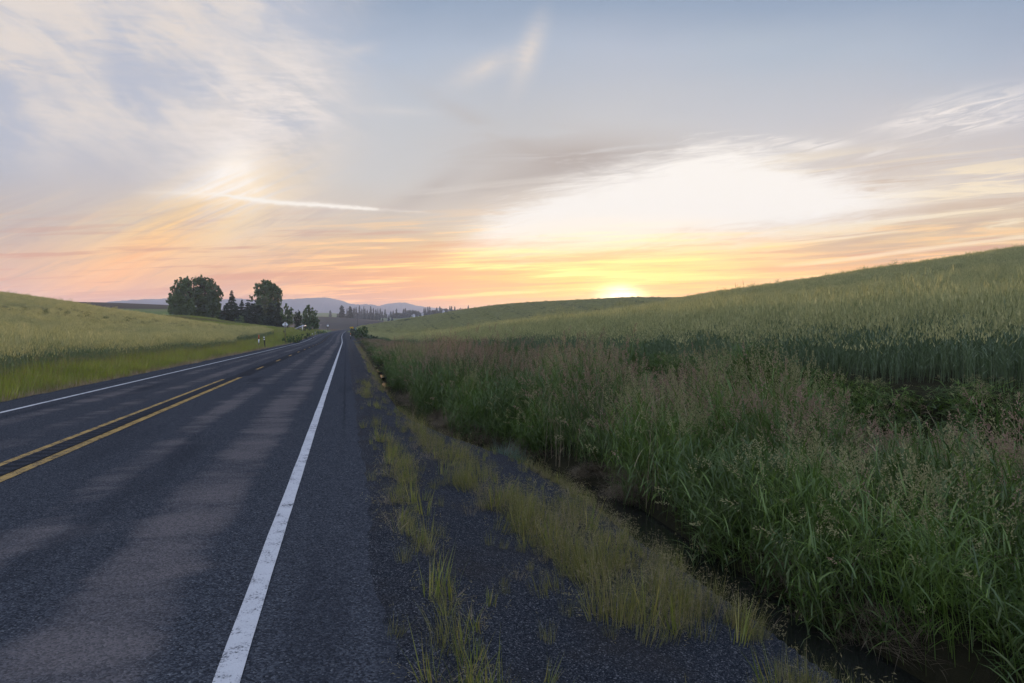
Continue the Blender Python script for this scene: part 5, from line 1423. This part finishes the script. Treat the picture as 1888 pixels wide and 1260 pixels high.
def build_things():
    diamond_sign_back()
    arrow_sign(646.6, 262, 604.4, .62, 'yellow diamond winding arrow sign, the left one of the two overlapping signs', True)
    arrow_sign(649.8, 246, 604.8, .66, 'yellow diamond winding arrow sign, in front and right of its twin', False)
    # left markers near the gravel drive
    marker(477.2, 82, 617.8, 628.5, .12, [(.42, M_WOOD, 'post'), (.68, M_WHT, 'white_band'), (1.0, M_RED, 'red_top')], 'white marker post with a red top standing in the left grass')
    marker(488.9, 76, 621.2, 642, .12, [(.74, M_DARKWOOD, 'post'), (.82, M_WHT, 'reflector'), (.90, M_BLK, 'dark_band'), (1.0, M_WHT, 'cap')], 'dark leaning marker post with white bands beside the gravel drive', lean=-.10)
    marker(646.4, 155, 614.5, 629, .13, [(.50, M_DARKWOOD, 'post'), (.62, M_WHT, 'reflector'), (.74, M_WOOD, 'collar'), (1.0, M_ORG, 'orange_top')], 'marker post with an orange top and white reflector on the right shoulder')
    marker(575.8, 150, 615, 623, .11, [(.82, M_WOOD, 'post'), (1.0, M_WHT, 'reflector')], 'small marker post with a white tip at the left road edge')
    marker(581.0, 190, 612, 616, .10, [(.75, M_STEEL, 'post'), (1.0, M_WHT, 'reflector')], 'tiny pale marker post beside the low green hedge')
    marker(638.6, 300, 610, 613, .14, [(.75, M_DARKWOOD, 'post'), (1.0, M_STEEL, 'cap')], 'short dark post on the right edge near the road crest', 'post', name='post')
    marker(641.6, 330, 608.7, 612, .14, [(.75, M_DARKWOOD, 'post'), (1.0, M_STEEL, 'cap')], 'short dark post closest to the road crest under the arrow signs', 'post', name='post')
    marker(599.5, 335, 604, 611, .12, [(.85, M_WOOD, 'post'), (1.0, M_STEEL, 'cap')], 'thin brown post at the far left road edge near the white sign', 'post', name='post')
    marker(591.6, 320, 598.5, 609, .10, [(.88, M_STEEL, 'post'), (1.0, M_WHT, 'cap')], 'thin grey pole beside the full green tree', 'pole', name='pole')
    # far white sign with its box
    X, Y, z = ground_at(604.2, 385); zt = EYE + (HY - 599.6) * Y / F; h = zt - z
    root = empty('road_sign', (X, Y, z), RZ); tag(root, 'small grey and white sign on a pole at the far left of the road', 'road sign')
    g = Geo(); g.box((0, 0, h / 2 - .2), (.12, .10, h + .6)); g.build('post', M_DARKWOOD, root)
    g = Geo(); poly_prism(g, [(-.45, h - .85), (.45, h - .85), (.45, h - .05), (-.45, h - .05)], -.075, -.055); g.build('panel', M_WHT, root)
    g = Geo(); poly_prism(g, [(-.45, h - .04), (.45, h - .04), (.45, h + .55), (-.45, h + .55)], -.075, -.055); g.build('upper_panel', M_STEEL, root)
    X2, Y2, z2 = ground_at(605.2, 372)
    root = empty('mailbox', (X2, Y2, z2), RZ); tag(root, 'dark mailbox on a post below the small white sign', 'mailbox')
    hh = EYE + (HY - 605.4) * Y2 / F - z2
    g = Geo(); g.box((0, 0, hh / 2 - .2), (.12, .12, hh + .3)); g.build('post', M_WOOD, root)
    g = Geo(); th = np.linspace(0, math.pi, 9); poly_prism(g, [(.28 * math.cos(a), hh + .12 + .26 * math.sin(a)) for a in th] + [(-.28, hh - .05), (.28, hh - .05)], -.35, .35); g.build('box', M_BLK, root)
    # green sign
    X, Y, z = ground_at(655.6, 335); h = EYE + (HY - 606.2) * Y / F - z
    root = empty('road_sign', (X, Y, z), RZ); tag(root, 'small green sign right of the yellow arrow signs', 'road sign')
    g = Geo(); g.box((0, .04, h / 2 - .2), (.08, .06, h + .7)); g.build('post', M_STEEL, root)
    g = Geo(); poly_prism(g, [(-.2, h - .32), (.2, h - .32), (.2, h + .32), (-.2, h + .32)], -.02, 0); g.build('panel', M_GREENS, root)
    # utility pole
    Y = 560; X, Yv, z = ground_at(659.6, Y); h = EYE + (HY - 577.8) * Y / F - z
    root = empty('utility_pole', (X, Yv, z), .3); tag(root, 'wooden utility pole with a crossarm in front of the ploughed hill', 'utility pole')
    g = Geo(); g.tube([(0, 0, -1), (0, 0, h)], [.22, .15], 8); g.build('pole', M_POLE, root)
    g = Geo(); g.box((0, -.2, h - .55), (2.5, .14, .16)); g.box((0.45, -.2, h - 1.0), (.9, .05, .06), 0, 0, 0, .8); g.box((-.45, -.2, h - 1.0), (.9, .05, .06), 0, 0, 0, -.8); a = g.build('crossarm', M_POLE, root)
    for x in (-1.1, -.45, .45, 1.1):
        g = Geo(); g.tube([(x, -.2, h - .46), (x, -.2, h - .28), (x, -.2, h - .2)], [.04, .07, .03], 8); g.build('insulator', M_STEEL, a)
    # white roofed lean-to
    Y = 205; X, Yv, z = ground_at(552, Y); k = Y / F
    zl = EYE + (HY - 607.3) * k - z; zh = EYE + (HY - 600.6) * k - z; xl, xr = (544.2 - 552) * k, (559.2 - 552) * k
    root = empty('shed', (X, Yv, z), 0); tag(root, 'open shed with a sloping white roof below the grove', 'shed')
    g = Geo()
    sl = math.atan2(zh - zl, xr - xl); L = math.hypot(zh - zl, xr - xl)
    g.box(((xl + xr) / 2, 1.0, (zl + zh) / 2), (L + .2, 3.2, .22), 0, 0, 0, -sl)
    for i in range(7): g.box((xl + (xr - xl) * i / 6.0, 1.0, zl + (zh - zl) * i / 6.0 + .13), (.04, 3.2, .05), 0, 0, 0, -sl)
    g.build('roof', M_ROOF, root)
    for x, y in ((xl + .15, -.5), (xl + .15, 2.4), ((xl + xr) / 2, -.5), (xr - .12, 2.4)):
        top = zl + (zh - zl) * (x - xl) / (xr - xl) - .1
        g = Geo(); g.box((x, y, top / 2 - .1), (.14, .14, top + .2)); g.build('post', M_DARKWOOD, root)
    top = zh - .15
    g = Geo(); g.box((xr - .1, -.5, top / 2), (.2, .1, top)); g.build('corner_board', M_WHT, root)
    g = Geo(); g.box(((xl + xr) / 2, 2.5, zl * .45), (xr - xl - .3, .08, zl * 1.0)); g.build('back_wall', M_DARKWOOD, root)
    g = Geo(); g.box((xr - .25, 1.0, zl * .5), (.08, 2.8, zl * 1.1)); g.build('side_wall', M_DARKWOOD, root)
    # leaning rails and posts in front of it
    yard = [(548.2, 609.0, .12), (546.5, 611.2, .3), (550.6, 610.2, -.15), (552.0, 609.5, 0), (553.4, 608.6, .05), (555.0, 608.8, -.05), (556.6, 609.0, .1), (540.8, 610.2, 0)]
    for i, (px, yt, ln) in enumerate(yard):
        Yp = 196 - i * .8; X, Yv, z = ground_at(px, Yp); h = EYE + (HY - yt) * Yp / F - z
        g = Geo(); g.tube([(0, 0, -.3), (0, 0, max(h, .7))], [.10, .085], 7)
        o = g.build('fence_post', M_DARKWOOD, None, False, (X, Yv, z)); o.rotation_euler = (0, ln, i * .7)
        tag(o, 'dark leaning yard post in front of the white roofed shed' if ln else 'upright dark yard post in front of the white roofed shed', 'fence post', 'yard posts by the shed' if not ln else 'leaning yard posts by the shed')
    # pasture fence posts, ordered along the edge of the wheat
    fp = [(264.8, 577.2, 'lone fence post on the skyline end of the pasture, far from the others', .14), (309, 584.5, 'short fence post left of the grove where the wheat meets the pasture', .10), (361, 592.2, 'stub of a fence post below the twin cottonwoods', .12), (365.6, 592.8, 'thick dark fence post below the twin cottonwoods', .20),
          (376.2, 594.6, 'thin fence post below the right half of the twin cottonwoods', .10), (386.6, 594.8, 'taller fence post below the right edge of the twin cottonwoods', .14), (409.6, 599.6, 'grey fence post below the gap left of the pointed spruce', .12), (434.2, 602.6, 'dark fence post directly below the dense spruce', .18),
          (443.6, 603.2, 'dark fence post below the light green shrub', .18), (457.7, 604.2, 'straight fence post right of the light green shrub', .18), (479.5, 605.4, 'stout fence post below the low dark spruce', .18), (503.8, 609.0, 'faded grey fence post near the end of the wheat', .14), (523.6, 609.8, 'fence post just left of the diamond sign post', .17), (514.4, 614.6, 'low dark stub between the wheat and the diamond sign', .22)]
    for px, yt, lab, w in fp:
        u = (px - HX) / F
        Yp = float(np.interp(px, [260, 300, 340, 400, 440, 480, 505, 526], [168, 170, 170, 164, 158, 147, 132, 118]))
        if px > 510: Yp = 146
        X, Yv, z = ground_at(px, Yp); h = max(EYE + (HY - yt) * Yp / F - z, .5)
        g = Geo(); g.tube([(0, 0, -.3), (.01, 0, h * .5), (0, 0, h - .03), (0, 0, h)], [w * .55, w * .5, w * .48, w * .3], 8)
        o = g.build('fence_post', M_DARKWOOD if 'grey' not in lab else M_WOOD, None, False, (X, Yv, z)); o.rotation_euler = (0, .03 * math.sin(px), px)
        tag(o, lab, 'fence post', 'posts along the pasture fence')
    # distant farm houses
    def house(px, base, Y, w, d, h, rz, label, roofmat):
        X = (px - HX) / F * Y; zg = float(H(np.array([X]), np.array([Y]))[0]); z = max(zg, EYE + (HY - base) * Y / F)
        root = empty('farm_house', (X, Y, zg), rz); tag(root, label, 'house')
        h0 = z - zg
        g = Geo(); g.box((0, 0, h0 + h / 2 - 1 - h0 / 2), (w, d, h + 2 + h0)); poly_prism(g, [(-w / 2, h0 + h), (w / 2, h0 + h), (0, h0 + h + w * .38)], -d / 2, d / 2); g.build('wall', M_HOUSEW, root)
        g = Geo(); a = math.atan2(w * .38, w / 2); L = math.hypot(w * .38, w / 2) + .5
        for s in (-1, 1): g.box((s * w * .26, 0, h0 + h + w * .19 + .10), (L, d + .8, .18), 0, 0, 0, s * a)
        rf = g.build('roof', roofmat, root)
        g = Geo(); g.box((w * .2, d * .2, h0 + h + w * .36), (.7, .7, 1.6)); g.build('chimney', M_HOUSER, rf)
        for x in (-w * .24, w * .24):
            g = Geo(); g.box((x, -d / 2 - .02, h0 + h * .55), (w * .16, .06, h * .38)); g.build('window', M_WIN, root)
        g = Geo(); g.box((0, -d / 2 - .03, h0 + h * .36), (w * .12, .06, h * .7)); g.build('door', M_HOUSER, root)
    house(716, 582, 1085, 2.6, 4, 2.0, .3, 'tiny white house at the right end of the distant pine stand', M_ROOF)
    house(770.5, 577.5, 1095, 2.6, 4, 1.8, -.3, 'tiny white house high among the distant leafy trees', M_ROOF)
    house(779, 581, 1080, 2.0, 4, 2.6, .5, 'narrow white house end among the distant trees', M_HOUSER)
    house(763, 582.5, 1080, 3.6, 5, 1.7, .1, 'low grey roofed farm house left of the narrow white one', M_HOUSER)
    house(818, 577, 1080, 2.2, 4, 2.4, -.4, 'white house partly hidden behind the far hill wheat', M_ROOF)
    # old plank across the ditch on the right
    s_, t_ = 9.2, 3.15
    X, Y = xy_of(np.array([s_]), np.array([t_])); z = float(H(X, Y)[0])
    g = Geo(); g.box((0, 0, 0), (.16, 1.5, .09)); o = g.build('plank', principled('old_plank', (.075, .060, .050, 1), .9, .1, .3, 6.0, .6, 14.0), None, False, (float(X[0]), float(Y[0]), z + .06)); o.rotation_euler = (.10, .15, RZ + .75)
    tag(o, 'weathered dark plank lying at the ditch edge below the reeds', 'plank')

build_things()
# ================================================================== evening haze over the valley
def build_haze():
    g = Geo(); g.box((0, 0, 52.5), (9600, 9600, 195))
    m, nt, out = new_mat('evening_haze')
    v = nt.nodes.new('ShaderNodeVolumePrincipled')
    v.inputs['Color'].default_value = (.78, .86, 1.0, 1); v.inputs['Density'].default_value = HAZE_DENSITY; v.inputs['Anisotropy'].default_value = 0.0
    nt.links.new(v.outputs[0], out.inputs['Volume'])
    o = g.build('haze', m)
    tag(o, 'thin evening haze lying over the whole valley', 'haze', kind='stuff')
HAZE_DENSITY = 2.0e-4
build_haze()
# ================================================================== render settings
cy = SC.cycles
cy.max_bounces = 5; cy.diffuse_bounces = 2; cy.glossy_bounces = 2; cy.transmission_bounces = 4; cy.transparent_max_bounces = 8
cy.volume_bounces = 0
cy.use_adaptive_sampling = True; cy.adaptive_threshold = 0.012; cy.adaptive_min_samples = 20
cy.use_denoising = True; cy.denoiser = 'OPENIMAGEDENOISE'
try: cy.denoising_prefilter = 'ACCURATE'
except Exception: pass
cy.caustics_reflective = False; cy.caustics_refractive = False
